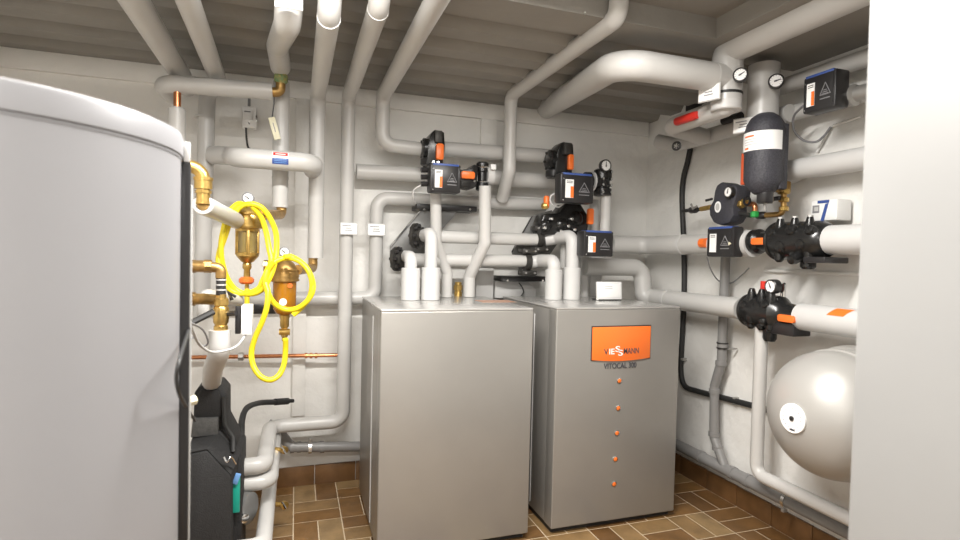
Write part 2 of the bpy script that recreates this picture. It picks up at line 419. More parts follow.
tag(MB(Mx).box((0.03, 0, 0), (.22, .16, .0008)).build('sticker', M['peach']), 'pale orange sheet lying flat on the plain heat pump lid', 'sticker')  # thin flat sheet of pale orange on the lid
# control display on the right-hand lid
c = P(610, 300.5, Z=HZ); k = mpp(c); X = T(*c) @ Matrix.Rotation(math.radians(-5), 4, 'X')
t = thing('display_unit', 'white framed display unit standing on the lid of the heat pump', 'display', c)
MB(X).box((0, .012, 9.6*k), (28*k, .02, 18.4*k), .003).build('frame', M['white'], t)
MB(X).box((0, .001, 10*k), (23.6*k, .003, 13.6*k), .001).build('screen', M['screen'], t)
MB(T(*c)).box((0, .04, .004), (26*k, .09, .008), .002).build('foot', M['black'], t)
s = MB(X)
for q in range(2): s.box((-.01, -.0008, (14-2*q)*k), (9*k, .001, .5*k))
s.build('screen_text', M['lgrey'], t)

# ================================================================== BIG TANK
TC = Vector((-.592, 1.319, 0)); TR = .35
t = thing('storage_tank', 'tall pale grey cylindrical hot water storage tank with rimmed lid', 'tank', TC)
MB().lathe(TC, (0, 0, 1), [(TR-.02, 0), (TR-.02, .03), (TR, .03), (TR, 1.748), (TR-.004, 1.751)], 96).build('jacket', M['tank'], t)
MB().lathe(TC, (0, 0, 1), [(TR+.0015, 1.7465), (TR+.0015, 1.7515)], 96).build('lid_gap', M['grey'], t)
MB().lathe(TC, (0, 0, 1), [(TR-.004, 1.751), (TR+.004, 1.754), (TR+.005, 1.79), (TR+.002, 1.799), (TR-.008, 1.803), (0, 1.806)], 96).build('lid', M['tank'], t)
a = math.atan2(.169, .986)+math.radians(8); d = Vector((math.cos(a), math.sin(a), 0)); X = Matrix.Translation(TC) @ Matrix.Rotation(a, 4, 'Z')
MB(X).box((TR+.010, 0, .88), (.022, .05, 1.74), .004).build('closing_strip', M['black'], t)
MB(X).box((TR+.012, -.012, 1.772), (.014, .026, .045), .002).build('strip_clip', M['white'], t)
MB(X).box((TR+.024, .012, .9), (.01, .02, 1.6), .003).build('seam_profile', M['lgrey'], t)
# ---- tank ports
PYt = 2.3
def port(y, x1, w, pts, label, m='brass', cat='fitting', name='elbow_fitting', col=()):
    c0 = P(178, y, Y=PYt); start = Vector((TC.x+.12, TC.y+TR-.01, c0.z))
    path = [start, to(start, Y=PYt)]+pts; r = w/2*mpp(c0)
    path[1] = Vector((start.x, PYt, c0.z))
    pth = fillet(path, r*2)
    o = tag(MB().sweep(pth, r, 20).build(name, M[m], angle=50), label, cat)
    for (p, ax, ln, kk) in col:
        p = Vector(p); ax = Vector(ax).normalized(); MB().cyl(p-ax*ln/2, p+ax*ln/2, r*kk, n=8 if kk < 1.3 else 20).build('collar', M[m], o)
    return o
v = P(203.5, 166, Y=PYt); k = mpp(v); zz = lambda x, y, Y=PYt: P(x, y, Y=Y)
port(166, 0, 13, [to(v, Z=zz(190, 166).z), to(zz(203, 204), X=v.x)], 'brass elbow turning down at the top of the tank side', col=(
    (to(zz(203, 184), X=v.x), (0, 0, 1), 10*k, 1.3), (to(zz(203, 179), X=v.x), (0, 0, 1), 3*k, 1.42), (to(zz(203, 192), X=v.x), (0, 0, 1), 3*k, 1.2)))
a = P(203, 205, Y=2.30); b = P(240, 222, Y=3.02)
o = pipe('white lagged pipe running from the brass tank elbow back to the upper filter', [a, b], 20, name='heating_pipe')
dd = (b-a).normalized(); MB().torus(a, dd, o['_r']*.8, o['_r']*.2).build('cut_end', M['pipew'], o); MB().cyl(a-dd*.001, a-dd*.003, o['_r']*.55).build('bore', M['bronze'], o)
VY = 2.42
v = P(221, 268, Y=VY)
port(266, 0, 11, [P(205, 266.5, Y=VY), v, to(P(221, 278, Y=VY), X=v.x)], 'brass pipe union leaving the tank side at mid height', col=[(P(x, 266.3, Y=VY), (1, 0, 0), .028, kk) for x, kk in ((192, 1.25), (200, 1.15), (208, 1.28))], m='bronze')
port(299, 0, 12, [P(205, 299, Y=VY+.05), P(215, 300, Y=VY+.1)], 'brass pipe stub leaving the tank side beside the ball valve', col=[(P(192, 299, Y=VY), (1, 0, 0), .025, 1.2)], m='bronze')
pipe('white lagged elbow behind the brass valve on the tank side', [P(203, 316, Y=2.62), P(203, 294, Y=2.62), P(238, 300, Y=2.9)], 12)
# brass ball valve with sleeve, lever, actuator
t = thing('ball_valve', 'upright brass ball valve with black sleeve above the white pipe bend', 'valve', P(221, 331, Y=VY))
vl(MB(), 221, [(4.6, 295), (4.6, 276), (4.2, 275)][::-1], Y=VY).build('sleeve', M['rubber'], t)
s = MB()
for y in (279, 284, 289): vl(s, 221, [(4.9, y), (4.9, y+1.4)], Y=VY)
s.build('sleeve_rings', M['lgrey'], t)
vl(MB(), 221, [(5, 332), (6.6, 331), (6.6, 326), (5.6, 325), (7.2, 322), (7.6, 315), (7.2, 308), (5.8, 306), (6.8, 305), (6.8, 299), (5, 297.5), (4.6, 294)], n=12, Y=VY).build('body', M['brass'], t)
MB().sweep([P(224, 314, Y=VY), P(236, 313, Y=VY-.03)], .011, 10).build('stem', M['black'], t)
MB().sweep([P(232, 300, Y=VY), P(229, 293, Y=VY), P(236, 297, Y=VY)], [.008, .014, .006], 8).build('lever', M['black'], t)
Mx, w, h = frame('B', 235, 306, 240.5, 334, VY-.02); MB(Mx).box((0, .03, 0), (w, .06, h), .003).build('motor_base', M['black'], t)
Mx, w, h = frame('B', 241, 305.5, 252, 335, VY-.03); MB(Mx).box((0, .04, 0), (w, .08, h), .004).build('motor_cover', M['white'], t)
k = VY/545*1.0
pipe('white pipe bend dropping from the brass valve into the black pump station', [P(219.5, 330, Y=VY), P(219.5, 352, Y=VY), P(213, 369, Y=VY+.18), P(211, 390, Y=VY+.5)], 20, m='pipew', fr=1.2)
# lever bar
tag(MB().sweep([P(191, 323, Y=2.3), P(213, 312, Y=2.36)], .013, 8).build('valve_lever', M['rubber']), 'black bar lever slanting up from the tank side to the brass valve', 'lever')
cable('thin grey cable looping from the tank strip under the white actuator', [P(189, 320, Y=2.0), P(193, 332, Y=2.05), P(200, 345, Y=2.2), P(212, 352, Y=2.28), P(228, 350, Y=2.3), P(238, 345, Y=2.33), P(246, 334, Y=VY)], .005, 'lgrey')
cable('black cable hanging in a bow against the tank side', [P(190, 322, Y=1.5), P(187, 336, Y=1.36), P(180, 358, Y=1.2), P(176.5, 378, Y=1.18), P(180, 396, Y=1.22), P(187, 408, Y=1.45), P(195, 421, Y=2.3)], .004, 'rubber')
cable('small dark cable coil beside the tank edge', [P(189, 322, Y=1.9), P(203, 330, Y=2.2), P(208, 343, Y=2.3), P(201, 346, Y=2.3), P(193, 337, Y=2.2), P(187, 350, Y=1.9)], .0035, 'grey')
c = P(190, 400, Y=1.75); t = thing('cable_gland', 'short cream plug sticking out of the tank side low down', 'plug', c)
pb = P(195, 400, Y=1.62); c2 = Vector((TC.x, TC.y, pb.z)); MB().cyl(c2+(pb-c2).normalized()*(TR-.005), pb, .013, n=8).build('plug_body', M['cream'], t); MB().cyl(pb.lerp(c2, .05), pb.lerp(c2, .10), .018, n=8).build('plug_nut', M['lgrey'], t)

# ================================================================== BLACK PUMP STATION
PF = 2.6
t = thing('pump_station', 'black foam cased pump station with teal label beside the storage tank', 'pump', to(P(212, 540, Y=PF+.15), Z=0))
def slabpoly(pts, Y, d, name, m, bev=.006, parent=t):
    po = px2(pts, Y); po = [(x, 0 if y == 0 else y) for x, y in po]
    return MB().prism(po, Y, Y+d, bev).build(name, M[m], parent)
zf = 618
b1 = px2([(184, 456), (207, 451), (231, 477), (231, 540), (184, 540)], PF); b1[3] = (b1[3][0], .0); b1[4] = (b1[4][0], .0)
MB().prism(b1, PF, PF+.2, .008).build('front_shell', M['epp'], t)
b2 = px2([(193, 436), (220, 432), (241, 455), (241, 540), (186, 540), (186, 453)], PF+.12); b2[3] = (b2[3][0], 0); b2[4] = (b2[4][0], 0)
MB().prism(b2, PF+.13, PF+.4, .008).build('rear_shell', M['epp'], t)
MB().prism(px2([(194, 393), (199, 387), (219, 386), (226, 394), (226, 422), (236, 440), (238, 458), (190, 458), (193, 420)], PF+.16), PF+.17, PF+.36, .006).build('neck', M['epp'], t)
MB().prism(px2([(196, 396), (200, 391), (217, 390), (221, 396), (221, 417), (195, 418)], PF+.15), PF+.15, PF+.2, .003).build('neck_cover', M['epp'], t)
MB().prism(px2([(193, 419), (218, 418), (218, 434), (191, 437)], PF+.13), PF+.12, PF+.2, .003).build('grey_panel', M['eppg'], t)
tb = MB(); A = P(185, 455, Y=PF); 
va = [P(186, 453, Y=PF+.006), P(207, 449, Y=PF+.006), P(231, 475, Y=PF+.006), P(240, 453, Y=PF+.14), P(219, 432, Y=PF+.14), P(193, 437, Y=PF+.14)]
vb = [q-Vector((0, -.02, .05)) for q in va]
tb._add([*va, *vb], [(0, 1, 4, 5), (1, 2, 3, 4), (0, 6, 7, 1), (1, 7, 8, 2), (2, 8, 9, 3), (3, 9, 10, 4), (4, 10, 11, 5), (5, 11, 6, 0), (6, 11, 10, 9, 8, 7)])
tb.build('sloped_cap', M['epp'], t, smooth=False)
rb = MB().sweep([P(224, 397, Y=PF+.15), P(225, 424, Y=PF+.14), P(233, 437, Y=PF+.13), P(233, 452, Y=PF+.1)], .012, 8).build('cap_rib', M['rubber'], t)
MB().sweep(smooth_path([P(224, 457, Y=PF), P(227, 462, Y=PF-.01), P(231, 457, Y=PF), P(236, 464, Y=PF+.02)], 6), .004, 6).build('wire_clip', M['chrome'], t)
c0 = P(243, 507, Y=PF+.33); 
MB().lathe(P(236, 507, Y=PF+.3), (1, -.5, 0), [(.07, 0), (.075, .02), (.075, .075), (.05, .09), (0, .092)]).build('pump_motor', M['steel'], t)
MB().lathe(P(243.5, 518, Y=PF+.2), (.8, -1, 0), [(.022, -.02), (.022, .012), (.014, .016)]).build('motor_plug', M['chrome'], t)
Mx, w, h = frame('B', 231.5, 478, 240, 512, PF+.10); MB(Mx).box((0, 0, 0), (w, .02, h), .003).build('teal_label', M['teal'], t)
Mx, w, h = frame('B', 233, 473.5, 240, 484, PF+.085); MB(Mx @ Matrix.Rotation(.35, 4, 'Y')).box((0, 0, 0), (w*.8, .012, h), .002).build('blue_tag', M['lblue'], t)
for y in (461, 484):
    q = P(240, y, Y=2.93); MB().cyl(q-Vector((.012, 0, 0)), q+Vector((.022, 0, 0)), .049 if y == 484 else .046).build('outlet_collar', M['black'], t)

# black flexible hose
t = cable('black rubber drain hose curving up from pump station and ending open against wall', [P(236, 456, Y=2.8), P(241, 438, Y=2.95), P(242, 420, Y=3.05), P(247, 408, Y=3.15), P(259, 403, Y=3.3), P(275, 402, Y=3.4), P(283, 401, Y=3.45)], .016, 'rubber', 'flexible_hose', 'hose')
a, b = P(275, 402, Y=3.4), P(293, 400.8, Y=3.5); MB().cyl(a, a.lerp(b, .7), .02, n=12).build('hose_sleeve', M['rubber'], t); MB().cyl(a.lerp(b, .6), b, .012, n=10).build('hose_tail', M['rubber'], t)

# ================================================================== WALL TRUNKING, SMALL WALL ITEMS (left)
Mx, w, h = frame('B', 294, 98, 307, 416, BW-.03); t = tag(MB(Mx).box((0, .015, 0), (w, .03, h), .002).build('cable_trunking', M['wall']), 'white painted cable trunking running vertically up the back wall', 'trunking')
Mx, w, h = frame('B', 241.5, 106, 257, 128, 3.66); k = w
t = thing('wall_sensor', 'grey wall sensor box hanging on its cable above the hose loop', 'sensor', loc(Mx)-Vector((0, 0, h/2)))
MB(Mx).box((0, .03, h*.0), (w*.92, .06, h*.96), .006).build('housing', M['white'], t); MB(Mx).box((-.01, -.004, h*.1), (w*.62, .012, h*.5), .003).build('front_cover', M['white'], t)
s = MB(Mx).box((-.01, -.012, h*.22), (w*.4, .003, h*.05)); s.build('printed_line', M['grey'], t); MB(Mx).cyl((0, 0, -h*.3), (0, -.006, -h*.3), .006, n=8).build('screw', M['chrome'], t)
MB(Mx).box((w*.46, .01, -h*.05), (w*.1, .03, h*.3), .003).build('clip', M['chrome'], t)
a = P(246, 127, Y=3.68); MB().sweep(smooth_path([a, P(246.5, 138, Y=3.69), P(248, 147, Y=3.7), P(252, 150, Y=3.7)], 6), .006, 6).build('sensor_lead', M['rubber'], t)
MB().sweep([P(249, 106, Y=3.7), P(249.3, 97, Y=3.7)], .008, 6).build('top_lead', M['grey'], t)
Mx, w, h = frame('B', 481, 119, 497, 147, BW-.03); tag(MB(Mx).box((0, .015, 0), (w, .03, h), .002).build('cable_trunking', M['wall']), 'short piece of white trunking on the back wall behind the slim ceiling pipe', 'trunking')
# copper pipe
o = tag(MB().sweep([P(183, 357.5, Y=3.7), P(343, 355, Y=3.66)], .0125, 12).build('copper_pipe', M['copper']), 'thin copper pipe running level along the back wall behind the hose loop', 'pipe')
for x in (306, 311, 316):
    c = P(x, 355.6, Y=3.668); MB().cyl(c-Vector((.008, 0, 0)), c+Vector((.008, 0, 0)), .018, n=14).build('press_sleeve', M['copper'], o)
c = P(241, 356.7, Y=3.68); q = MB().lathe(c-Vector((.018, 0, 0)), (1, 0, 0), [(.016, 0), (.026, .004), (.026, .032), (.016, .036)], 8).build('pipe_clip', M['zinc'], o)

# ================================================================== WATER FILTERS
FY = 3.0
def wfilter(x, dy, label, kind):
    t = thing('water_filter', label, 'filter', P(x, 300+dy, Y=FY))
    Y0 = dict(Y=FY)
    if kind == 1:
        vl(MB(), x, [(12, 229), (15.5, 228), (16, 221), (15.2, 214), (11, 208), (6, 205), (4, 203)], Y=FY).build('head', M['brass'], t)
        rg = MB(); 
        for q in (214, 221, 226): vl(rg, x, [(16.6, q+.7), (16.6, q-.7)], Y=FY)
        rg.build('head_ribs', M['brass'], t)
        vl(MB(), x, [(5, 261), (9.2, 255), (9.2, 229)], Y=FY).build('bowl', M['window'], t)
        vl(MB(), x, [(5.4, 252), (5.4, 238)], Y=FY).build('filter_screen', M['mesh'], t)
        vl(MB(), x, [(7, 238.5), (7, 236.8)], Y=FY).build('screen_ring', M['white'], t)
        vl(MB(), x, [(6.2, 235.5), (6.2, 230)], Y=FY).build('inner_collar', M['brass'], t)
        cg = MB(); vl(cg, x, [(3.4, 263), (6, 261.5), (10.6, 256), (10.6, 253), (9.4, 252.5)], Y=FY); vl(cg, x, [(10.6, 231.5), (10.8, 228)], Y=FY)
        c = P(x, 242, Y=FY); k = mpp(c)
        for a in (0, 90, 180, 270):
            q = c+Vector((math.cos(math.radians(a+8)), math.sin(math.radians(a+8)), 0))*9.6*k; cg.box((q.x, q.y, c.z), (3.2*k, 3.2*k, 26*k), .003)
        cg.build('cage', M['brass'], t)
        vl(MB(), x-.5, [(2, 292), (2, 284), (3.3, 276), (3, 270), (4.3, 268), (4.3, 264), (3, 262)], n=12, Y=FY).build('drain_stem', M['brass'], t)
        wl = MB(); vl(wl, x-1, [(5, 284), (7.2, 282), (7.2, 279), (5, 277)], n=10, Y=FY); wl.build('drain_wheel', M['orange'], t)
        gauge(frame('B', 242.5, 192.5, 253.5, 203.5, FY-.03)[0], 5.7*mpp(P(248, 198, Y=FY)), t, ang=-55, rim='grey')
        MB().sweep([P(248, 206, Y=FY), P(248, 200, Y=FY)], .014, 10).build('gauge_stem', M['brass'], t)
    else:
        vl(MB(), x, [(11, 282), (13.6, 281), (13.8, 275), (12.6, 268), (9, 263), (5, 260), (3, 257)], Y=FY).build('head', M['bronze'], t)
        rg = MB()
        for q in (270, 276, 280): vl(rg, x, [(14.2, q+.7), (14.2, q-.7)], Y=FY)
        rg.build('head_ribs', M['bronze'], t)
        vl(MB(), x, [(5, 315), (9, 312), (11, 308), (11.2, 282)], Y=FY).build('bowl', M['amber'], t)
        vl(MB(), x, [(2.5, 341), (2.5, 337), (3.4, 336), (3.4, 330), (2.6, 329), (4.4, 326), (4.4, 319), (5, 317), (5, 313)], n=12, Y=FY).build('drain_stem', M['brass'], t)
        MB().sweep([P(279, 332, Y=FY-.01), P(290, 332, Y=FY-.01)], .017, 8).build('drain_tap', M['brass'], t)
        k = mpp(P(x, 290, Y=FY))
        for px_, py_, rr, mm, nn in ((290, 285.5, 2.4, 'orange', 'red_button'), (283, 302, 3.6, 'white', 'round_date_dial')):
            c = P(px_, py_, Y=FY-11.2*k*(.86 if rr < 3 else 1.0)); MB().cyl(c+Vector((0, .01, 0)), c-Vector((0, .006, 0)), rr*k, n=18).build(nn, M[mm], t)
        gauge(frame('B', 279, 246.5, 289.5, 257.5, FY-.03)[0], 5.3*mpp(P(284, 252, Y=FY)), t, ang=-50, rim='grey')
        MB().sweep([P(284.5, 262, Y=FY), P(284.5, 254, Y=FY)], .013, 10).build('gauge_stem', M['brass'], t)
        MB().lathe(P(272, 266, Y=FY), (-1, 0, 0), [(.028, -.02), (.028, .01), (.022, .012), (.03, .02), (.03, .04)], 8).build('side_plug', M['brass'], t)
    return t
wfilter(247.5, 0, 'brass water filter with clear window bowl and orange drain wheel', 1)
wfilter(284.5, 40, 'water filter with bronze head and amber bowl inside the lower hose loop', 2)
# copper/brass elbows from the pipes to the filters
e = P(281.5, 211, Y=3.3); o = tag(MB().sweep(fillet([to(P(281, 204, Y=3.3), X=e.x), e-Vector((0, 0, .02)), P(262, 215, Y=FY)], .05), .027, 14).build('elbow_fitting', M['bronze']), 'bronze elbow joining the short grey pipe end to the upper filter', 'fitting')
e = P(313, 263, Y=3.4); o = tag(MB().sweep(fillet([to(P(313, 257, Y=3.4), X=e.x), e-Vector((0, 0, .03)), P(297, 270, Y=FY)], .05), .027, 14).build('elbow_fitting', M['bronze']), 'bronze elbow joining the long grey pipe end to the amber filter', 'fitting')
# hoses
HYd = 2.86
def hpts(l, y0=HYd, amp=.02):
    return [P(x, y, Y=y0+amp*math.sin(i*1.1)) for i, (x, y) in enumerate(l)]
loop1 = [(247, 206), (238, 204), (229, 213), (224, 228), (221, 246), (222, 262), (227, 278), (236, 290), (248, 294), (260, 291), (268, 281), (274, 266), (276.5, 250), (276, 234), (271, 220), (262, 208), (251, 204),
         (240, 207), (231, 219), (225, 236), (219.5, 252), (218.5, 264), (220.5, 272), (223, 281), (232, 291), (245, 293.5), (258, 289), (263, 280), (271, 262), (269, 248), (266, 232), (261, 217), (252, 206)]
o = tag(MB().sweep(smooth_path(hpts(loop1), 8), .0135, 12).build('water_hose', M['yellow']), 'yellow hose coiled in two turns around the upper brass filter', 'hose')
loop2 = [(284, 257), (292, 257), (303, 264), (311, 276), (313, 289), (308, 300), (298, 308), (286, 309.5), (275, 304), (268, 293), (265, 280), (268, 269), (276, 261), (288, 258), (299, 261), (308, 270), (312, 283), (310, 296), (303, 306), (293, 315),
         ]
o = tag(MB().sweep(smooth_path(hpts(loop2, HYd-.02), 8), .0135, 12).build('water_hose', M['yellow']), 'yellow hose ring coiled around the amber bowl filter', 'hose')
loop3 = [(285.5, 339), (285.5, 350), (284, 364), (279, 375), (270, 380), (260, 376), (253, 365), (251.5, 352), (255, 338), (262, 322), (266.5, 308), (268, 293), (265.5, 282), (267, 272), (274, 262)]
o = tag(MB().sweep(smooth_path(hpts(loop3, HYd-.05), 8), .0135, 12).build('water_hose', M['yellow']), 'yellow hose hanging in a long loop below the amber filter drain', 'hose')
o = tag(MB().sweep([P(247, 289, Y=FY), P(247, 306, Y=FY-.02)], .0125, 12).build('hose_stub', M['yellow']), 'short yellow hose stub below the orange drain wheel', 'hose')
Mx, w, h = frame('B', 252, 304.5, 276, 314, 3.2); t = tag(MB(Mx).box((0, .03, 0), (w, .06, h), .004).build('pipe_bracket', M['black']), 'black bracket bar behind the yellow hoses at the level pipe', 'bracket')

# ================================================================== LEFT PIPES
Zr = P(318, 97, Y=3.4).z
e = P(316.5, 200, Y=3.4)
def ceil_run(x, ytop, Y, w, label, rest, yfront=2.2):
    """pipe along the ceiling towards the room's middle, down the back wall"""
    e = P(x, 190, Y=Y); z = to(P(x+3, ytop, Y=Y), X=e.x).z
    pts = [Vector((e.x, yfront, HC-.01)), Vector((e.x, yfront, z)), Vector((e.x, Y, z))]+[to(q, X=e.x) if i == 0 else q for i, q in enumerate(rest)]
    return pipe(label, pts, w, ref=3, joints=[((e.x, Y, z-.1), (0, 0, 1), .012, 1.04, 'pipe', 'jacket_seam'), ((e.x, yfront+.06, z), (0, 1, 0), .012, 1.04, 'pipe', 'jacket_seam')])
ceil_run(316.5, 96, 3.4, 15, 'lagged pipe from the ceiling down to the bronze elbow of the amber filter', [P(315, 258, Y=3.4)])
pc = P(345.5, 421, Y=3.57); pv = P(347, 200, Y=3.57); q = to(P(270, 421, Y=3.57), Z=pc.z)
f1 = to(q, Y=2.93)
p1 = ceil_run(347, 97, 3.57, 13.4, 'long lagged pipe from ceiling down to floor, carrying the left white tag', [Vector((pv.x, 3.57, pc.z)), Vector((q.x, 3.57, pc.z)), f1, to(P(243, 461, Y=2.93), Z=f1.z)])
# second and third pump pipes
a = to(P(243, 484, Y=2.93), Y=2.93); b = to(P(270, 484, Y=2.93), Z=a.z)
pipe('lower short lagged pipe leaving the pump station and turning to the wall', [a, b, to(b, Y=3.74)], 15.5)
c = P(263, 546, Y=2.6); pipe('lagged pipe near the floor turning behind the black pump station', [to(P(236, 548, Y=2.6), Z=c.z), c, to(c, Y=3.72)], 17)
# V0 with ceiling run, copper topped pipe, H0, H1
e = P(202.5, 190, Y=3.55); z = P(213, 85, Y=3.55).z
pipe('lagged pipe rising behind the tank fittings and along the ceiling, right of two', [Vector((P(190, 2, Z=z).x, 2.13, HC-.01)), Vector((P(190, 2, Z=z).x, 2.13, z)), Vector((P(218, 80, Z=z).x, 3.5, z)), Vector((e.x+.02, 3.55, z-.05)), to(P(199, 318, Y=3.55), X=e.x)], 15.5, ref=3,
     joints=[(to(P(203, 117, Y=3.55), X=e.x), (0, 0, 1), .012, 1.04, 'pipe', 'jacket_seam')])
e = P(181, 125, Y=3.3)
z2 = z; x2 = P(135, 0, Z=z2)
pipe('lagged ceiling pipe at far left ending above the tank', [Vector((x2.x, 2.13, HC-.01)), Vector((x2.x, 2.13, z2)), Vector((P(179, 72, Z=z2).x, 3.35, z2)), Vector((P(186, 85, Z=z2).x, 3.66, z2))], 20, ref=2)
t = pipe('short lagged pipe with bare copper top behind the tank rim', [to(P(181, 180, Y=3.2), X=e.x), to(P(181, 110, Y=3.2), X=e.x)], 16)
c = to(P(181, 110, Y=3.2), X=e.x); MB().cyl(c, to(P(181, 90, Y=3.2), X=e.x), .018, n=14).build('copper_stub', M['copper'], t); MB().cyl(c-Vector((0, 0, .005)), c+Vector((0, 0, .01)), t['_r']*.8, n=20).build('end_cap', M['lgrey'], t)
a = P(161, 83, Y=3.2); b = P(272.5, 91.5, Y=3.2)
pipe('level lagged pipe under the ceiling, ending at the green taped valve', [a+Vector((0, .25, 0)), a, b], 16.5, ref=2, joints=[(a.lerp(b, .3), b-a, .01, 1.03, 'pipe', 'jacket_seam')])
e = P(280.5, 90, Y=3.2)
t = thing('ball_valve', 'brass valve wrapped in green tape at the end of the ceiling pipe', 'valve', P(281, 96, Y=3.2))
MB().sweep(fillet([P(271, 92, Y=3.2), to(P(280.5, 92.5, Y=3.2), X=e.x), to(P(281, 82, Y=3.2), X=e.x)], .04), .026, 14).build('elbow', M['bronze'], t)
vl(MB(), 281, [(4.5, 84), (6.5, 82), (6.8, 76), (5.6, 74), (5, 68), (4, 64)], n=10, Y=3.2).build('body', M['gpaint'], t)
MB().box(P(286, 69, Y=3.18), (.03, .012, .03), .003).build('handle', M['iron'], t)
pipe('short lagged pipe with a swan neck hanging from the ceiling by the tag card', [P(289, -40, Y=2.3), P(288.5, 22, Y=2.3), P(277.5, 46, Y=2.95), P(280.5, 67, Y=3.2)], 21, ref=2, fr=1.0)
V1a = P(281.5, 88, Y=3.3)
pipe('lagged pipe behind the sticker pipe, open ended above the upper filter', [to(P(282, 82, Y=3.3), X=V1a.x), to(P(280, 207.5, Y=3.3), X=V1a.x)], 15.6, joints=[(to(P(281, 178, Y=3.3), X=V1a.x), (0, 0, 1), .012, 1.04, 'pipe', 'jacket_seam')])
a = P(237, 159.5, Y=3.12); b = P(314, 161, Y=3.12); b.z = a.z = (a.z+b.z)/2
h1 = pipe('level lagged pipe with red and blue sticker, between two upright pipes', [P(213, 155, Y=3.5), P(232, 156, Y=3.4), a, b, to(b, Y=3.38)], 20, ref=2)
Mx, w, h = frame('B', 272, 152.5, 288.5, 163.5, 3.12); rr = h1['_r']; c = (a+b)/2
def curved_label(name, x0, x1, zc, Yc, z0a, z1a, r, m, parent):
    g = MB(); n = 6; vs = []
    for i in range(n+1):
        an = math.radians(z0a+(z1a-z0a)*i/n)
        for x in (x0, x1): vs.append((x, Yc-math.cos(an)*r, zc+math.sin(an)*r))
    g._add(vs, [(2*i, 2*i+1, 2*i+3, 2*i+2) for i in range(n)]); return g.build(name, M[m], parent)
x0 = P(272, 158, Y=3.05).x; x1 = P(288.5, 158, Y=3.05).x
st = curved_label('pipe_sticker', x0, x1, a.z, 3.12, -30, 45, rr*1.01, 'paper', h1)
curved_label('red_band', x0+.004, x1-.004, a.z, 3.12, 20, 42, rr*1.02, 'red', st); curved_label('blue_band', x0, x1, a.z, 3.12, -30, 5, rr*1.02, 'blue', st)
lw = curved_label('sticker_text', x0+.015, x1-.015, a.z, 3.12, 27, 33, rr*1.03, 'paper', st)
for an in (-22, -12, -3): curved_label('sticker_line', x0+.01, x1-.01, a.z, 3.12, an, an+3, rr*1.03, 'lblue', st)
# paper tag on wire
t = thing('wire_tag', 'slanted pale paper tag hanging on a wire beside the upright pipe', 'tag', P(275, 140, Y=3.2))
Mx, w, h = frame('B', 269, 117, 280, 140, 3.19); MB(Mx @ Matrix.Rotation(math.radians(-16), 4, 'Y')).box((0, 0, 0), (w*.62, .012, h*.98), .003).build('paper_strip', M['cream'], t)
MB(Mx @ Matrix.Rotation(math.radians(-16), 4, 'Y')).box((0, -.007, .005), (w*.08, .001, h*.4)).build('tag_print', M['grey'], t)
MB().sweep([P(272, 118, Y=3.19), P(274, 104, Y=3.2), P(274, 97, Y=3.2)], .003, 6).build('wire', M['ink'], t)
# tag cards
def card(wall, rect, pl, label, tilt=0, name='label_card'):
    Mx, w, h = frame(wall, *rect, pl); t = thing(name, label, 'sign', Mx @ Vector((0, 0, -h/2))); X = Mx @ Matrix.Rotation(tilt, 4, 'Z')
    MB(X).box((0, .003, 0), (w, .006, h), .001).build('holder', M['lgrey'], t); MB(X).box((0, -.001, 0), (w*.92, .003, h*.86)).build('paper_face', M['paper'], t)
    s = MB(X)
    for i, (q, f) in enumerate(((.24, .5), (.05, .34), (-.12, .4))): s.box((-w*.02 if i else -w*.12, -.003, h*q), (w*f, .001, h*.06))
    s.build('printed_lines', M['grey'], t); return t
card('B', (340, 222.5, 357.5, 235), 3.57-.06, 'white tag card on the left of two neighbouring upright pipes')
card('B', (367.5, 223.5, 385.5, 236), 3.66-.06, 'white tag card on the right of two neighbouring upright pipes')
card('B', (274.5, -3, 303, 8.5), 2.18, 'white tag card at the top edge on the swan neck pipe')

# drain pipe on the back wall, left
t = pipe('grey plastic drain pipe low on the back wall beside the plain cabinet', [P(268, 424, Y=3.66), P(276, 428, Y=3.66), P(291, 447, Y=3.66), P(362, 446.5, Y=3.66)], 10, ref=2, m='drain', name='drain_pipe')
for x, kk in ((292, 1.18), (322, 1.18), (299, 1.1)):
    c = P(x, 447, Y=3.66); MB().cyl(c-Vector((.012, 0, 0)), c+Vector((.012, 0, 0)), t['_r']*kk).build('socket', M['drain'], t)
c = P(310, 447, Y=3.66); MB().cyl(c-Vector((.01, 0, 0)), c+Vector((.01, 0, 0)), t['_r']*1.28).build('pipe_clamp', M['chrome'], t); MB().box((c.x, c.y-.01, c.z+t['_r']*1.45), (.018, .03, .03), .002).build('clamp_bolt', M['zinc'], t)
for y, lb in ((450, 'small brass drain tap by the grey drain pipe elbow'), (505, 'small brass drain tap low above the floor tiles')):
    Yq = 3.3 if y < 500 else 3.15
    c = P(283, y, Y=Yq); t = thing('drain_tap', lb, 'tap', c)
    MB().cyl(P(275, y-1, Y=Yq), P(285, y, Y=Yq-.01), .012, n=8).build('body', M['brass'], t); MB().lathe(P(284, y, Y=Yq-.01), (.6, -1, 0), [(.012, -.02), (.022, -.01), (.022, .012), (.01, .015)], 8).build('cap', M['brass'], t)
    MB().sweep([P(282, y-3, Y=Yq-.02), P(286, y+3.5, Y=Yq-.03)], .006, 6).build('lever', M['chrome'], t)
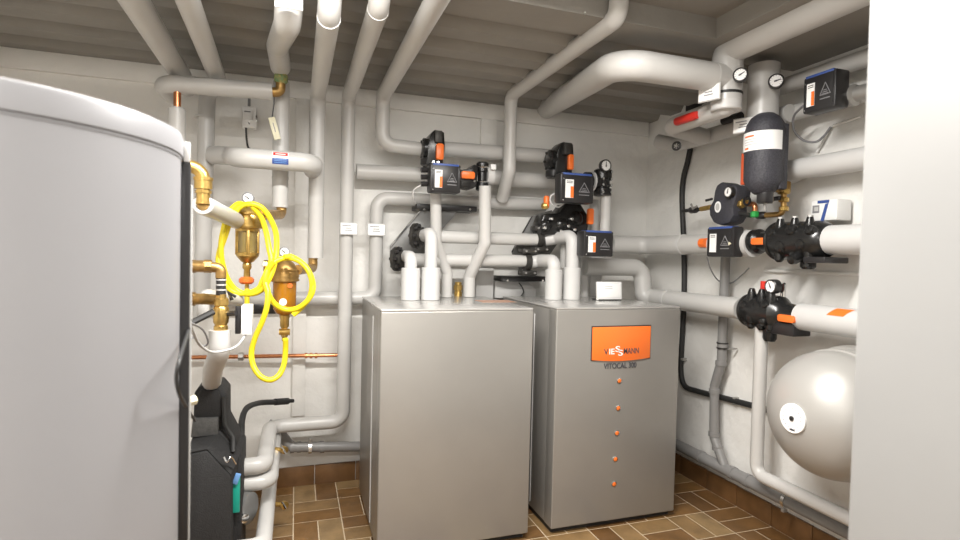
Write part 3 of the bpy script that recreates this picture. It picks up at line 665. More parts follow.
# ================================================================== MIDDLE PIPES (back wall)
# fifth ceiling pipe -> top level run
e = P(382.5, 130, Y=3.55); zt = to(P(386, 96, Y=3.55), X=e.x).z; a = P(382, 144.5, Y=3.55); b = P(428, 146.7, Y=3.55)
pipe('lagged pipe from ceiling bending right into the upright orange handled valve', [Vector((e.x, 1.75, HC-.01)), Vector((e.x, 1.75, zt)), Vector((e.x, 3.55, zt)), to(a, X=e.x), to(b, Z=a.z-.01)], 14.2, ref=3,
     joints=[((e.x, 3.55, zt-.1), (0, 0, 1), .012, 1.04, 'pipe', 'jacket_seam')])
pipe('level lagged pipe between the two upright orange handled valves, topmost', [P(443, 149, Y=3.55), P(556, 156.8, Y=3.55)], 15)
pipe('level lagged pipe ending left at the tagged upright pipe, at actuator height', [P(356.5, 171.5, Y=3.62), P(424, 175, Y=3.62)], 15.5)
pipe('level lagged pipe between the two dark actuators', [P(492, 178, Y=3.62), P(558, 182.5, Y=3.62)], 15.5)
pv = P(376, 250, Y=3.66); a = P(376, 198, Y=3.66); b = P(545, 205, Y=3.66); cc = P(376, 298, Y=3.66)
t = pipe('lagged pipe carrying the right white tag, bent at both ends', [b, to(a, X=pv.x), to(cc, X=pv.x), to(P(352, 298, Y=3.66), Z=cc.z), to(P(210, 289, Y=3.66), Z=cc.z-.005)], 13.5, ref=1, joints=[(P(412, 199.6, Y=3.66), (1, 0, 0), .012, 1.05, 'pipe', 'jacket_seam')])
# brackets
def bracket(label, bar, plate, Y):
    c = P(sum(p[0] for p in plate)/len(plate), max(p[1] for p in plate), Y=Y); t = thing('mounting_bracket', label, 'bracket', c)
    Mx, w, h = frame('B', *bar, Y); MB(Mx).box((0, .09, 0), (w, .18, h), .003).build('rail', M['black'], t)
    MB().prism(px2(plate, Y+.03), Y+.03, Y+.045, .002).build('gusset_plate', M['steel'], t)
    s = MB(); A = P(*plate[-1], Y=Y+.02); B = P(*plate[0], Y=Y+.02); s.sweep([A, B], .006, 6).build('plate_edge', M['chrome'], t)
    for q in (.12, .88):
        v = P(bar[0]+(bar[2]-bar[0])*q, bar[3]-1, Y=Y-.003); MB().cyl(v+Vector((0, .005, 0)), v-Vector((0, .006, 0)), .008, n=8).build('bolt', M['chrome'], t)
bracket('grey steel gusset bracket with black rail left of the middle pipes', (417, 205, 477, 210.5), [(420, 211), (459, 210.5), (440, 232), (420, 262), (390, 262), (390, 247)], 3.58)
bracket('grey steel gusset bracket with black rail behind the manifold', (502, 276.5, 548, 281.5), [(532, 216), (552, 210), (560, 240), (545, 262), (520, 270), (512, 252)], 3.58)
# hand-tight flanges
def flange(x, y, Y, rp, label, axis=(1, 0, 0), n=8):
    c = P(x, y, Y=Y); k = mpp(c); t = thing('pipe_flange', label, 'flange', c-Vector((0, 0, rp*k)))
    ax = Vector(axis)
    MB().lathe(c-ax*.03, ax, [(rp*k*.7, 0), (rp*k*.92, .006), (rp*k*.92, .026), (rp*k*.6, .032), (rp*k*.6, .06)], 20).build('flange_disc', M['iron'], t)
    b = MB(); bolts(b, c-ax*.012, ax, rp*k*.74, rp*k*.13, .05, 8); b.build('bolt_ring', M['black'], t)
flange(419, 236, 3.42, 14, 'dark cast flange on the gusset bracket, upper of two', (1, -.75, 0))
flange(400, 259, 3.42, 13.5, 'dark cast flange on the gusset bracket, lower of two', (1, -.75, 0))
T4 = pipe('level lagged pipe from upper bracket flange to the manifold', [P(421, 236, Y=3.45), P(536, 239.8, Y=3.45)], 13)
T5 = pipe('level lagged pipe from lower bracket flange to the dark cross fitting', [P(403, 259.5, Y=3.45), P(526, 261, Y=3.45)], 12.8)
Yh = P(411, 300, Z=HZ).y
def sleeve(x, y0, w, label, Y=Yh):
    c = P(x, 285, Y=Y); top = to(P(x, y0, Y=Y), X=c.x); k = mpp(c)
    t = tag(MB().lathe((c.x, c.y, HZ+.002), (0, 0, 1), [(w/2*k, 0), (w/2*k, top.z-HZ-.006), (w/2*k-.004, top.z-HZ-.002), (w/2*k*.72, top.z-HZ-.002)], 32).build('pipe_sleeve', M['pipew']), label, 'sleeve')
    return c, top
c, tp = sleeve(410.5, 268, 18.8, 'thick white pipe sleeve on the plain cabinet, leftmost of its pair')
k = mpp(c); pipe('short white lagged pipe teeing up from the leftmost sleeve', [Vector((c.x, Yh, tp.z-.02)), to(P(411, 257, Y=Yh), X=c.x), Vector((c.x, 3.45, P(411, 257, Y=Yh).z+.002))], 12.5, m='pipew', joints=[((c.x, Yh, tp.z+.004), (0, 0, 1), .004, .97, 'lgrey', 'joint_gap')])
c, tp = sleeve(430.5, 267.5, 18.8, 'thick white pipe sleeve on the plain cabinet, second from the left')
z = P(431, 233, Y=Yh).z; pipe('white lagged pipe bending from the upper flange down into the second sleeve', [P(422, 236, Y=3.43), Vector((c.x, Yh, z)), Vector((c.x, Yh, tp.z-.02))], 12.2, m='pipew', fr=1.1)
yb = P(446, 297, Z=HZ).y
def down_to_lid(x, y):
    v = P(x, y, Z=HZ); return v+Vector((0, 0, .002))
v = down_to_lid(446.5, 297.3)
pipe('white pipe jogging right behind the second sleeve down to the plain cabinet', [P(435.8, 193, Y=3.4), P(436, 242, Y=3.42), to(P(446.5, 273, Y=v.y), X=v.x), v], 11.2, fr=.7)
v = down_to_lid(469, 297)
pipe('white pipe jogging left below the black tee down to the plain cabinet', [P(485, 186, Y=3.32), P(485, 243, Y=3.34), to(P(469, 276, Y=v.y), X=v.x), v], 12.2, fr=.7)
# brass union on lid
v = P(458, 296, Z=HZ); k = mpp(v); t = thing('brass_union', 'short polished brass union standing on the plain cabinet lid', 'fitting', v)
MB().lathe(v, (0, 0, 1), [(4*k, 0), (4*k, 4*k), (3.4*k, 4.5*k), (3.4*k, 6*k)], 20).build('base_thread', M['brass'], t)
MB().lathe(v+Vector((0, 0, 6*k)), (0, 0, 1), [(4.6*k, 0), (4.6*k, 4.5*k), (4*k, 5*k)], 6).build('hex_nut', M['brass'], t)
MB().lathe(v+Vector((0, 0, 11*k)), (0, 0, 1), [(3.4*k, 0), (3.4*k, 2.6*k), (2.6*k, 3.2*k)], 20).build('cap', M['brass'], t)
# white backing plates behind the pipes
Mx, w, h = frame('B', 476, 268, 493.5, 300, 3.66); tag(MB(Mx).box((0, .02, 0), (w, .04, h), .002).build('cover_plate', M['pipew']), 'white cover plate behind the jogging pipe at the back of the plain cabinet', 'plate')
MBx = P(494, 285, Y=3.68); Mx, w, h = frame('B', 495, 281.5, 536, 298, 3.68); t = tag(MB(Mx).prism([(-w/2, -h/2), (w/2, -h/2), (w/2, 0), (w*.3, h/2), (-w/2, h/2)], 0, .05, .003).build('duct_cover', M['pipew']), 'white chamfered duct cover below the dark cross fitting', 'cover')
cable('thin black wire curl on the white duct cover', [P(519, 283, Y=3.66), P(522, 287, Y=3.66), P(523.5, 292, Y=3.66), P(521, 296, Y=3.66)], .004)
cable('thin pale cable from the left actuator curling down to the bracket', [P(421, 185, Y=3.3), P(414, 190, Y=3.32), P(413, 198, Y=3.35), P(415, 203, Y=3.4)], .005, 'pipew')

# ---- ceiling pipe diagonal (C6) and fat pipe (C7)
e = P(511, 100, Y=3.45); z = to(P(512, 95, Y=3.45), X=e.x).z; v = P(612, 22, Z=z)
yk = 2.16
pipe('slim lagged pipe crossing under the ceiling and dropping to the middle pipes', [Vector((e.x, yk, HC-.01)), Vector((e.x, yk, z)), Vector((e.x, 3.45, z)), to(P(510, 172, Y=3.45), X=e.x), P(502, 199, Y=3.6)], 12.8, ref=3, fr=1.2)
cable('thin hanger wire holding the slim ceiling pipe', [P(585, 12, Z=CZ), P(585.3, 34, Y=2.5)], .004, 'zinc', 'hanger_wire', 'hanger', smooth=False)

# ================================================================== VALVE GROUP LEFT (middle of back wall)
actuator('B', (430.5, 164, 461, 192.5), 3.22, .1, 'dark valve actuator above the plain silver cabinet')
def bar_handle(rect, pl, parent, wall='B', d=.03, name='handle'):
    Mx, w, h = frame(wall, *rect, pl); m = MB(Mx)
    if w > h: po = [(-w/2, -h*.32), (-w*.42, -h/2), (w*.42, -h/2), (w/2, -h*.32), (w/2, h*.32), (w*.42, h/2), (-w*.42, h/2), (-w/2, h*.32)]
    else: po = [(-w*.32, -h/2), (w*.32, -h/2), (w/2, -h*.42), (w/2, h*.42), (w*.32, h/2), (-w*.32, h/2), (-w/2, h*.42), (-w/2, -h*.42)]
    return m.prism(po, -d/2, d/2, min(w, h)*.12).build(name, M['orange'], parent)
def upright_valve(x0, y0, x1, y1, Y, label, hrect, lean=0):
    """black shell valve on a level pipe with an orange lever up its right edge"""
    Mx, w, h = frame('B', x0, y0, x1, y1, Y); t = thing('shutoff_valve', label, 'valve', Mx @ Vector((0, .06, -h/2)))
    MB(Mx).prism([(-w*.25, -h/2), (w*.42, -h/2), (w*.5, h*.1), (w*.46, h*.46), (w*.2, h/2), (w*.05, h*.5), (-w*.1, h*.38), (-w*.2, h*.1)], .0, .13, .008).build('body_shell', M['bshell'], t)
    s = MB(Mx); s.lathe((-w*.36, .07, -h*.0), (1, 0, 0), [(h*.26, 0), (h*.30, .006), (h*.30, w*.2), (h*.22, w*.35)], 20); s.build('inlet_flange', M['bshell'], t)
    MB(Mx).lathe((-w*.05, .07, -h*.36), (0, 0, 1), [(w*.32, -h*.12), (w*.36, -h*.1), (w*.36, h*.06), (w*.3, h*.1)], 20).build('lower_collar', M['black'], t)
    MB(Mx).box((w*.2, -.008, h*.3), (w*.3, .03, h*.34), .005).build('lever_stop', M['iron'], t)
    for q in (-.1, .1): MB(Mx).lathe((w*q+w*.12, -.002, -h*.42), (0, -1, 0), [(w*.07, 0), (w*.07, .006)], 6).build('bolt', M['chrome'], t)
    for kb in range(6):
        ab = math.pi*kb/3; MB(Mx).cyl((-w*.38, .07+math.cos(ab)*h*.26, math.sin(ab)*h*.26), (-w*.16, .07+math.cos(ab)*h*.26, math.sin(ab)*h*.26), h*.035, n=6).build('flange_bolt', M['iron'], t)
    bar_handle(hrect, Y-.012, t); return t
upright_valve(421, 129.5, 445, 165, 3.42, 'black upright valve with orange lever on top of the left actuator', (436, 143.5, 443.5, 160))
# horizontal valve + tee right of actuator
Mx, w, h = frame('B', 461, 160, 492, 189, 3.34); t = thing('tee_valve', 'black tee valve with orange lever right of the left actuator', 'valve', Mx @ Vector((0, .05, -h/2)))
MB(Mx).prism([(-w/2, -h*.45), (-w*.12, -h*.5), (w*.02, -h*.4), (w*.05, h*.3), (-w*.08, h*.35), (-w*.2, h*.2), (-w/2, h*.12)], 0, .13, .006).build('body_shell', M['bshell'], t)
MB(Mx).lathe((w*.28, .06, -h/2), (0, 0, 1), [(w*.17, 0), (w*.2, .004), (w*.2, h*.28), (w*.15, h*.32), (w*.15, h*.62), (w*.2, h*.66), (w*.2, h*.94), (w*.15, h)], 20).build('tee_body', M['bshell'], t)
for q in (-.22, .3):
    MB(Mx).torus((w*.28, .06, h*q), (0, 0, 1), w*.2, .006).build('clamp_band', M['chrome'], t)
MB(Mx).cyl((w*.4, .06, h*.02), (w*.62, .06, h*.02), h*.3, n=18).build('side_outlet', M['pipew'], t)
MB(Mx).box((w*.53, .01, h*.3), (w*.16, .05, h*.18), .003).build('white_bolt_cap', M['white'], t)
bar_handle((461, 171.5, 474.5, 178.8), 3.325, t)
MB(Mx).lathe((-w*.08, -.004, -h*.24), (0, -1, 0), [(.008, 0), (.008, .006)], 6).build('bolt', M['chrome'], t)
for q in (167, 174, 181):
    MB().cyl(P(421, q+3, Y=3.3), P(431, q+3, Y=3.3), .016, n=8).build('inlet_bolt', M['black'], t)

# ================================================================== VALVE GROUP RIGHT
actuator('B', (560.5, 173.5, 594, 203), 3.12, .09, 'dark valve actuator above the gap of the cabinets, upper of the right pair')
upright_valve(549, 141.5, 574, 177, 3.32, 'black upright valve with orange lever on top of the upper right actuator', (568, 154.5, 573, 170))
actuator('B', (584, 231, 613.5, 256.5), 3.1, .1, 'dark valve actuator above the display unit, lower of the right pair')
Mx, w, h = frame('B', 594, 167.5, 613, 195, 3.26); t = thing('tee_valve', 'black tee with chrome bolts and round gauge right of the upper actuator', 'valve', Mx @ Vector((0, .05, -h/2)))
MB(Mx).lathe((w*.2, .06, -h/2), (0, 0, 1), [(w*.34, 0), (w*.42, .004), (w*.42, h*.26), (w*.33, h*.3), (w*.33, h*.6), (w*.42, h*.64), (w*.42, h*.95), (w*.3, h)], 20).build('tee_body', M['bshell'], t)
MB(Mx).lathe((-w*.75, .06, 0), (1, 0, 0), [(h*.34, 0), (h*.36, w*.22), (h*.26, w*.3), (h*.26, w*.8)], 18).build('side_inlet', M['bshell'], t)
MB(Mx).lathe((-w*.42, .06, 0), (1, 0, 0), [(h*.37, 0), (h*.37, w*.07)], 18).build('white_ring', M['pipew'], t)
for i in (-1, 1):
    for q in (-.38, -.12, .1, .36):
        MB(Mx).lathe((w*(.2+.22*i), .06-w*.36, h*q), (0, -1, 0), [(w*.06, -.02), (w*.06, .012)], 6).build('bolt', M['chrome'], t)
gauge(frame('B', 599.5, 159, 612.5, 172, 3.24)[0], 6.2*mpp(P(606, 165, Y=3.24)), t, ang=0)
pipe('slim white pipe standing between the gauge tee and the lower right actuator', [to(P(606, 195, Y=3.32), X=P(605.5, 212, Y=3.32).x), to(P(604.5, 232, Y=3.32), X=P(605.5, 212, Y=3.32).x)], 10.4)
pipe('pale pipe half hidden behind the orange lever of the manifold', [P(594, 200, Y=3.5), P(594, 236, Y=3.5)], 9)
# manifold
Mx, w, h = frame('B', 540, 203, 592, 236, 3.36); t = thing('valve_manifold', 'black pipe manifold with orange lever and orange cap between the right actuators', 'manifold', Mx @ Vector((0, .06, -h/2)))
MB(Mx).prism([(-w*.5, -h*.3), (-w*.42, -h*.5), (w*.05, -h*.45), (w*.22, -h*.5), (w*.45, -h*.4), (w*.48, h*.1), (w*.3, h*.52), (0, h*.5), (-w*.12, h*.2), (-w*.4, h*.15)], .02, .16, .012).build('casting', M['bshell'], t)
for i, (qx, qz, r, L) in enumerate(((-.36, -.2, .2, .1), (-.05, -.15, .22, .12), (.22, .05, .26, .14))):
    MB(Mx).lathe((w*qx, .05, h*qz), (0, -1, 0), [(h*r, -.03), (h*r*1.05, .02), (h*r*.8, .04), (h*r*.4, .05)], 16).build('boss', M['bshell'], t)
MB(Mx).lathe((-w*.0, .06, -h*.5), (0, 0, -1), [(h*.2, -.06), (h*.24, -.01), (h*.24, .006), (h*.17, .02)], 16).build('lower_outlet', M['bshell'], t)
for qx, qz in ((-.42, -.28), (-.3, .0), (-.12, -.36), (.02, -.2), (.08, .02), (.14, -.3), (.3, -.42), (.4, -.45)):
    MB(Mx).lathe((w*qx, -.012, h*qz), (0, -1, 0), [(h*.055, -.02), (h*.055, .01), (h*.03, .014)], 6).build('bolt', M['chrome'], t)
bar_handle((587.5, 208.5, 593, 224.5), 3.34, t)
MB(Mx).box((w*.44, .0, -h*.46), (w*.16, .05, h*.1), .004).build('handle_base', M['iron'], t)
vl(MB(), 546.5, [(2.4, 208), (3, 206), (3, 198.5), (2.2, 196)], n=14, Y=3.32).build('orange_cap', M['orange'], t); vl(MB(), 545, [(3, 209), (4.2, 207), (4.2, 205), (3, 203)], n=8, Y=3.325).build('brass_nut', M['brass'], t)
MB().sweep(smooth_path([P(558, 192, Y=3.25), P(551, 196, Y=3.27), P(551, 203, Y=3.28), P(558, 207, Y=3.28), P(564, 203, Y=3.27)], 6), .006, 6).build('pale_cable', M['pipew'], t)
for q in (179, 186): MB().cyl(P(556, q, Y=3.24), P(562, q, Y=3.24), .017, n=8).build('inlet_bolt', M['black'], t)
# cross fittings on T4 / T5
def crossfit(x, y, hw, hh, Y, label):
    c = P(x, y, Y=Y); k = mpp(c); t = thing('cross_fitting', label, 'fitting', c-Vector((0, 0, hh*k)))
    MB().lathe(c-Vector((hw*k*.35, 0, 0)), (1, 0, 0), [(hh*k*.62, 0), (hh*k*.68, .004), (hh*k*.68, hw*k*.6), (hh*k*.62, hw*k*.7)], 20).build('body', M['iron'], t)
    for s in (-1, 1):
        MB().box((c.x, c.y-.01, c.z+s*hh*k*.8), (hw*k*2, .09, hh*k*.36), .008).build('lug', M['iron'], t)
    for s in (-1, 1):
        for q in (-.6, .6): MB().cyl((c.x+hw*k*q, c.y-.055, c.z+s*hh*k*.8), (c.x+hw*k*q, c.y-.068, c.z+s*hh*k*.8), .007, n=6).build('bolt', M['zinc'], t)
crossfit(539, 239, 8, 13, 3.45, 'dark cast cross fitting at the end of the upper level pipe')
crossfit(527, 262, 8, 13.5, 3.45, 'dark cast cross fitting at the end of the lower level pipe')
# pipes to the second cabinet
Y2h = P(563, 299.5, Z=HZ).y
c, tp = sleeve(571.5, 267.5, 17.2, 'thick white pipe sleeve on the control panel cabinet, right one', Y=Y2h)
z = P(573, 236, Y=Y2h).z; pipe('white lagged pipe elbow curving from the manifold down into the right sleeve', [P(545, 240, Y=3.45), Vector((c.x-.03, 3.42, P(560, 238, Y=3.42).z)), Vector((c.x, Y2h, z)), Vector((c.x, Y2h, tp.z-.02))], 12.6, m='pipew', fr=1.1)
c, tp = sleeve(553.5, 269.5, 17, 'thick white pipe sleeve on the control panel cabinet, left one', Y=Y2h)
z = P(556, 261, Y=Y2h).z; pipe('white lagged pipe elbow curving from the lower cross fitting into the left sleeve', [P(529.5, 262.5, Y=3.45), Vector((c.x-.02, 3.42, z)), Vector((c.x, Y2h, z-.002)), Vector((c.x, Y2h, tp.z-.02))], 12.6, m='pipew', fr=1.1)
x = P(565, 240, Y=3.42); pipe('pale pipe dropping from the manifold behind the sleeve elbows', [P(565, 228, Y=3.44), P(564, 268, Y=3.44)], 8.5)
v = P(583, 297, Y=3.5); pipe('pale upright pipe behind the right sleeve', [P(584, 254, Y=3.5), P(583.5, 299.5, Y=3.5)], 9.5)
tag(MB().prism(px2([(592, 256), (606, 256), (598, 297), (590, 297)], 3.6), 3.6, 3.66, .003).build('cover_plate', M['pipew']), 'white slanted cover plate behind the display unit', 'plate')
# ================================================================== RIGHT WALL PIPES
# R1
X1 = 2.48
z = P(640, 246.5, Y=3.48).z; ea = P(718, 244, X=X1); q0 = P(610, 245.5, Y=3.48)
r1 = pipe('fat lagged pipe from the lower actuator round the corner to the orange lever valve', [to(q0, Z=ea.z), Vector((X1, 3.48, ea.z)), to(P(738, 243, X=X1), Z=ea.z)], 17.6, ref=1)
a = to(P(737, 243, X=X1), Z=ea.z); b = to(P(754.5, 242, X=X1), Z=ea.z); r = r1['_r']
MB().lathe(a, b-a, [(r*1.02, 0), (r*1.2, .01), (r*1.2, (b-a).length), (r*.98, (b-a).length)], 32).build('end_sleeve', M['pipew'], r1)
for x in (684, 641):
    v = to(P(x, 245, X=X1), Z=ea.z) if x > 660 else Vector((P(641, 245, Y=3.48).x, 3.48, ea.z)); ax = Vector((0, 1, 0)) if x > 660 else Vector((1, 0, 0))
    MB().cyl(v-ax*.012, v+ax*.012, r*1.05, n=28).build('jacket_band', M['pipew'], r1)
# R2
X2 = 2.48
ea = P(735, 308, X=X2); zz1 = P(640, 267.5, Y=3.45).z; xx = P(641.5, 280, Y=3.45).x
r2 = pipe('fat lagged pipe swan necking behind the display and along the right wall', [Vector((P(584, 266, Y=3.45).x, 3.45, zz1)), Vector((xx, 3.45, zz1)), Vector((xx, 3.42, ea.z)), Vector((X2, 3.36, ea.z)), to(P(742, 309, X=X2), Z=ea.z)], 17, ref=1, fr=1.15)
v = to(P(668, 297, X=X2), Z=ea.z); MB().cyl(v-Vector((0, .012, 0)), v+Vector((0, .012, 0)), r2['_r']*1.06, n=28).build('jacket_band', M['pipew'], r2)
# shutoff body builder on right wall
def rbody(p0, p1, prof, label, m='bshell', n=28):
    t = thing('insulated_valve', label, 'valve', p0.lerp(p1, .5)-Vector((0, 0, .09)))
    al(MB(), p0, p1, prof, n).build('body_shell', M[m], t); return t
zR1 = to(P(738, 243, X=X1), Z=0); zl = r1.location
A0 = P(753, 241.5, X=X1); A1 = P(832, 240, X=X1); zz = (A0.z+A1.z)/2; A0.z = A1.z = zz
t = rbody(A0, A1, [(12, 0), (12.5, .10), (9.5, .14), (9, .30), (13, .33), (17, .36), (19, .42), (19.5, .9), (16, .97), (13, 1)], 'black insulated fitting behind the orange lever on the upper right wall pipe')
k = mpp(A0.lerp(A1, .6))
bar_handle((752.5, 237.8, 767, 244.8), X1-10.5*mpp(A0), t, 'R')
for i, f in enumerate((.48, .66, .84)):
    p = A0.lerp(A1, f)+Vector((-.055, 0, 0)); rr = 4.2*mpp(p)
    MB().lathe(p-Vector((0, 0, 22*k)), (0, 0, 1), [(rr*.5, 0), (rr, .012), (rr*1.15, 14*k), (rr, 24*k), (rr*1.25, 30*k), (rr, 39*k), (rr*.7, 44*k)], 16).build('screw_tower', M['bshell'], t)
    MB().lathe(p+Vector((0, 0, 22*k)), (0, 0, 1), [(rr*.7, -.004), (rr*.7, .008)], 6).build('bolt', M['zinc'], t)
for f, dz_, rr in ((.42, 8, 5), (.55, -6, 6.5), (.68, 10, 6), (.80, -4, 5.5), (.9, 9, 5)):
    p = A0.lerp(A1, f)+Vector((-.086, 0, dz_*k)); MB().lathe(p, (-1, 0, dz_*.03), [(rr*k, -.05), (rr*k, .004), (rr*.8*k, .014), (rr*.4*k, .018)], 16).build('boss', M['bshell'], t)
MB().torus(A0.lerp(A1, .36), (0, 1, 0), 17.5*k, 2.5*k, 32, 8).build('clamp_ring', M['bshell'], t)
p = A0.lerp(A1, .72)+Vector((-.08, 0, -18*k)); MB().lathe(p, (-1, 0, -.4), [(5*k, -.04), (5.5*k, .01), (4*k, .03), (2*k, .035)], 16).build('blind_cap', M['bshell'], t)
p = A0.lerp(A1, .74)+Vector((0, 0, -22*k)); MB().lathe(p, (0, 0, -1), [(7*k, -.02), (7*k, .02), (5*k, .032)], 16).build('bottom_cap', M['bshell'], t)
MB().box((X1, A1.y+.03, zz-19*k), (.16, .12, .03), .006).build('foot_rib', M['black'], t)
b = to(P(900, 238, X=X1), Z=zz); b.y = max(b.y, 1.35); a = P(827, 239, X=X1); a.z = zz
pipe('white lagged pipe right of the upper insulated fitting, below the blue marked box', [a, b], 29, m='pipew')
# R2 valve
B0 = P(750, 311, X=X2); B1 = P(804, 318.5, X=X2); zz2 = ea.z; B0.z = B1.z = zz2; 
k = mpp(B0.lerp(B1, .5))
t = rbody(B0, B1, [(12, -.04), (14.5, .0), (17, .06), (18, .3), (18, .58), (14, .66), (12, .72), (11, .86), (10.5, 1)], 'black insulated fitting with white gauge and orange lever above the grey vessel')
bar_handle((779, 315, 796, 322.3), X2-12*k, t, 'R')
for f in (.18, .38, .55):
    p = B0.lerp(B1, f)+Vector((-.055, 0, 0)); rr = 4*k
    MB().lathe(p-Vector((0, 0, 18*k)), (0, 0, 1), [(rr*.5, 0), (rr, .012), (rr*1.1, 12*k), (rr*.9, 20*k), (rr*1.2, 28*k), (rr, 37*k), (rr*.7, 41*k)], 16).build('screw_tower', M['bshell'], t)
    MB().lathe(p+Vector((0, 0, 22*k)), (0, 0, 1), [(rr*.6, -.004), (rr*.6, .01)], 6).build('bolt', M['black'], t)
for f, dz_, rr in ((.1, 6, 5), (.22, -7, 5.5), (.36, 5, 6.5), (.52, 9, 4.5)):
    p = B0.lerp(B1, f)+Vector((-.080, 0, dz_*k)); MB().lathe(p, (-1, 0, dz_*.03), [(rr*k, -.05), (rr*k, .004), (rr*.8*k, .014), (rr*.4*k, .018)], 16).build('boss', M['bshell'], t)
MB().torus(B0.lerp(B1, .0), (0, 1, 0), 15*k, 2.5*k, 32, 8).build('clamp_ring', M['bshell'], t)
p = B0.lerp(B1, .46)+Vector((-.02, 0, -20*k)); MB().lathe(p, (0, 0, -1), [(6.5*k, -.02), (6.5*k, .03), (5*k, .045)], 16).build('bottom_cap', M['bshell'], t)
p = B0.lerp(B1, .50)+Vector((-.08, 0, -8*k)); MB().lathe(p, (-1, -.3, 0), [(4.4*k, -.04), (4.6*k, .01), (3*k, .025), (1.5*k, .028)], 16).build('blind_cap', M['bshell'], t)
po = B0.lerp(B1, .78); MB().box((po.x, po.y, po.z-13*k), (.12, .14, 12*k), .006).build('lower_block', M['black'], t)
gauge(frame('R', 763.5, 279.5, 777.5, 293.5, X2-.07)[0], 7*mpp(P(770, 287, X=X2)), t, ang=-25, depth=.05)
p = P(764.5, 292, X=X2-.02); MB().cyl(to(p, Z=p.z-.03), to(p, Z=p.z+.01), .02, n=12).build('air_vent_base', M['black'], t)
MB().cyl(to(p, Z=p.z+.01), to(p, Z=p.z+.06), .022, n=10).build('red_cap', M['red'], t)
p = P(782, 291, X=X2); MB().sweep(fillet([p+Vector((0, 0, -.03)), p+Vector((0, 0, .03)), p+Vector((0, -.015, .045)), p+Vector((0, -.015, -.03))], .01), .008, 8).build('chrome_loop', M['chrome'], t)
a = P(801, 319, X=X2); a.z = zz2; b = to(P(900, 330, X=X2), Z=zz2); b.y = max(b.y, 1.35)
r3 = pipe('white lagged pipe with an orange sticker above the grey expansion vessel', [a, b], 27, m='pipew')
g = MB(); y0 = P(830, 310, X=X2-.04).y; y1 = P(847, 311, X=X2-.04).y; n = 6; rr = r3['_r']*1.012; vs = []
for i in range(n+1):
    an = math.radians(26+40*i/n); sh = .03*(i/n)
    for yy in (y0, y1): vs.append((X2-math.cos(an)*rr, yy-sh, zz2+math.sin(an)*rr))
g._add(vs, [(2*i, 2*i+1, 2*i+3, 2*i+2) for i in range(n)]); g.build('orange_sticker', M['orange'], r3)

# down pipe from R2 valve
X3 = 2.46; e = P(759, 400, X=X3); ez = P(757, 474, X=X3).z
pipe('slim white pipe from the gauged fitting down to the floor and along the right wall', [to(P(761, 326, X=X3), Y=e.y), Vector((X3, e.y, ez)), Vector((X3, .95, ez))], 12.6)
# grey drain
XD = 2.59; e = P(723, 300, X=XD)
dz = .165
dp = pipe('grey plastic drain pipe dropping down the right wall with an offset', [P(726, 246, X=XD), P(721.5, 362, X=XD), P(714.5, 386, X=XD), P(714, 437, X=XD), P(725, 468, X=XD)], 9, ref=1, m='drain', name='drain_pipe', fr=1)
k = mpp(e)
for x, y, kk, mm, nn in ((722.7, 345, 1.16, 'drain', 'socket'), (721, 363, 1.2, 'drain', 'socket'), (714.5, 391, 1.2, 'drain', 'socket'), (714, 434, 1.2, 'drain', 'socket'), (717.5, 448, 1.15, 'drain', 'socket')):
    v = P(x, y, X=XD); MB().cyl(v-Vector((0, 0, .014)), v+Vector((0, 0, .014)), dp['_r']*kk, n=20).build(nn, M[mm], dp)
for y in (343, 348): v = P(722.5, y, X=XD); MB().cyl(v-Vector((0, 0, .004)), v+Vector((0, 0, .004)), dp['_r']*1.25, n=20).build('pipe_clamp', M['iron'], dp)
v = P(728, 349, X=XD); MB().cyl(v, v+Vector((.07, 0, 0)), .005, n=6).build('clamp_stud', M['zinc'], dp)
v0 = P(692, 449, X=XD); v1 = P(725, 469, X=XD); zd = v1.z
bp = pipe('grey plastic drain pipe lying along the right wall above the skirting tiles', [Vector((XD, 3.6, zd)), Vector((XD, .95, zd))], .037, m='drain', name='drain_pipe')
for x, y in ((701, 455), (733, 474), (748, 483)):
    v = Vector((XD, P(x, y, X=XD).y, zd)); MB().cyl(v-Vector((0, .014, 0)), v+Vector((0, .014, 0)), 0.037*1.1, n=24).build('socket', M['drain'], bp)
v = Vector((XD, P(787, 506, X=XD).y, zd)); MB().cyl(v-Vector((0, .01, 0)), v+Vector((0, .01, 0)), 0.037*1.2, n=24).build('pipe_clamp', M['chrome'], bp); MB().box((v.x-.02, v.y, v.z-.05), (.03, .018, .02), .002).build('clamp_bolt', M['zinc'], bp)
# black tube on the right wall
hx = [(690.5, 112), (690.5, 143), (688, 160), (683.5, 178), (682, 200), (684, 250), (684, 300), (681.5, 350), (681, 372), (685, 386), (697, 391), (722, 397.5), (750, 405), (772, 411)]
o = tag(MB().sweep(smooth_path([P(x, y, X=2.657) for x, y in hx], 8), .019, 12).build('black_hose', M['rubber']), 'black hose running down the right wall near the corner and turning along it', 'hose')
for x, y in ((682, 359), (735, 401)):
    v = P(x, y, X=2.657); MB().box(v+Vector((.012, 0, 0)), (.05, .02 if x > 700 else .05, .05 if x > 700 else .02), .004).build('hose_clip', M['zinc'], o)
Mx, w, h = frame('R', 685.5, 99.5, 695, 112, 2.62); tag(MB(Mx).box((0, .03, 0), (w, .06, h), .004).build('junction_box', M['black']), 'small black box on the right wall at the top of the black hose', 'box')

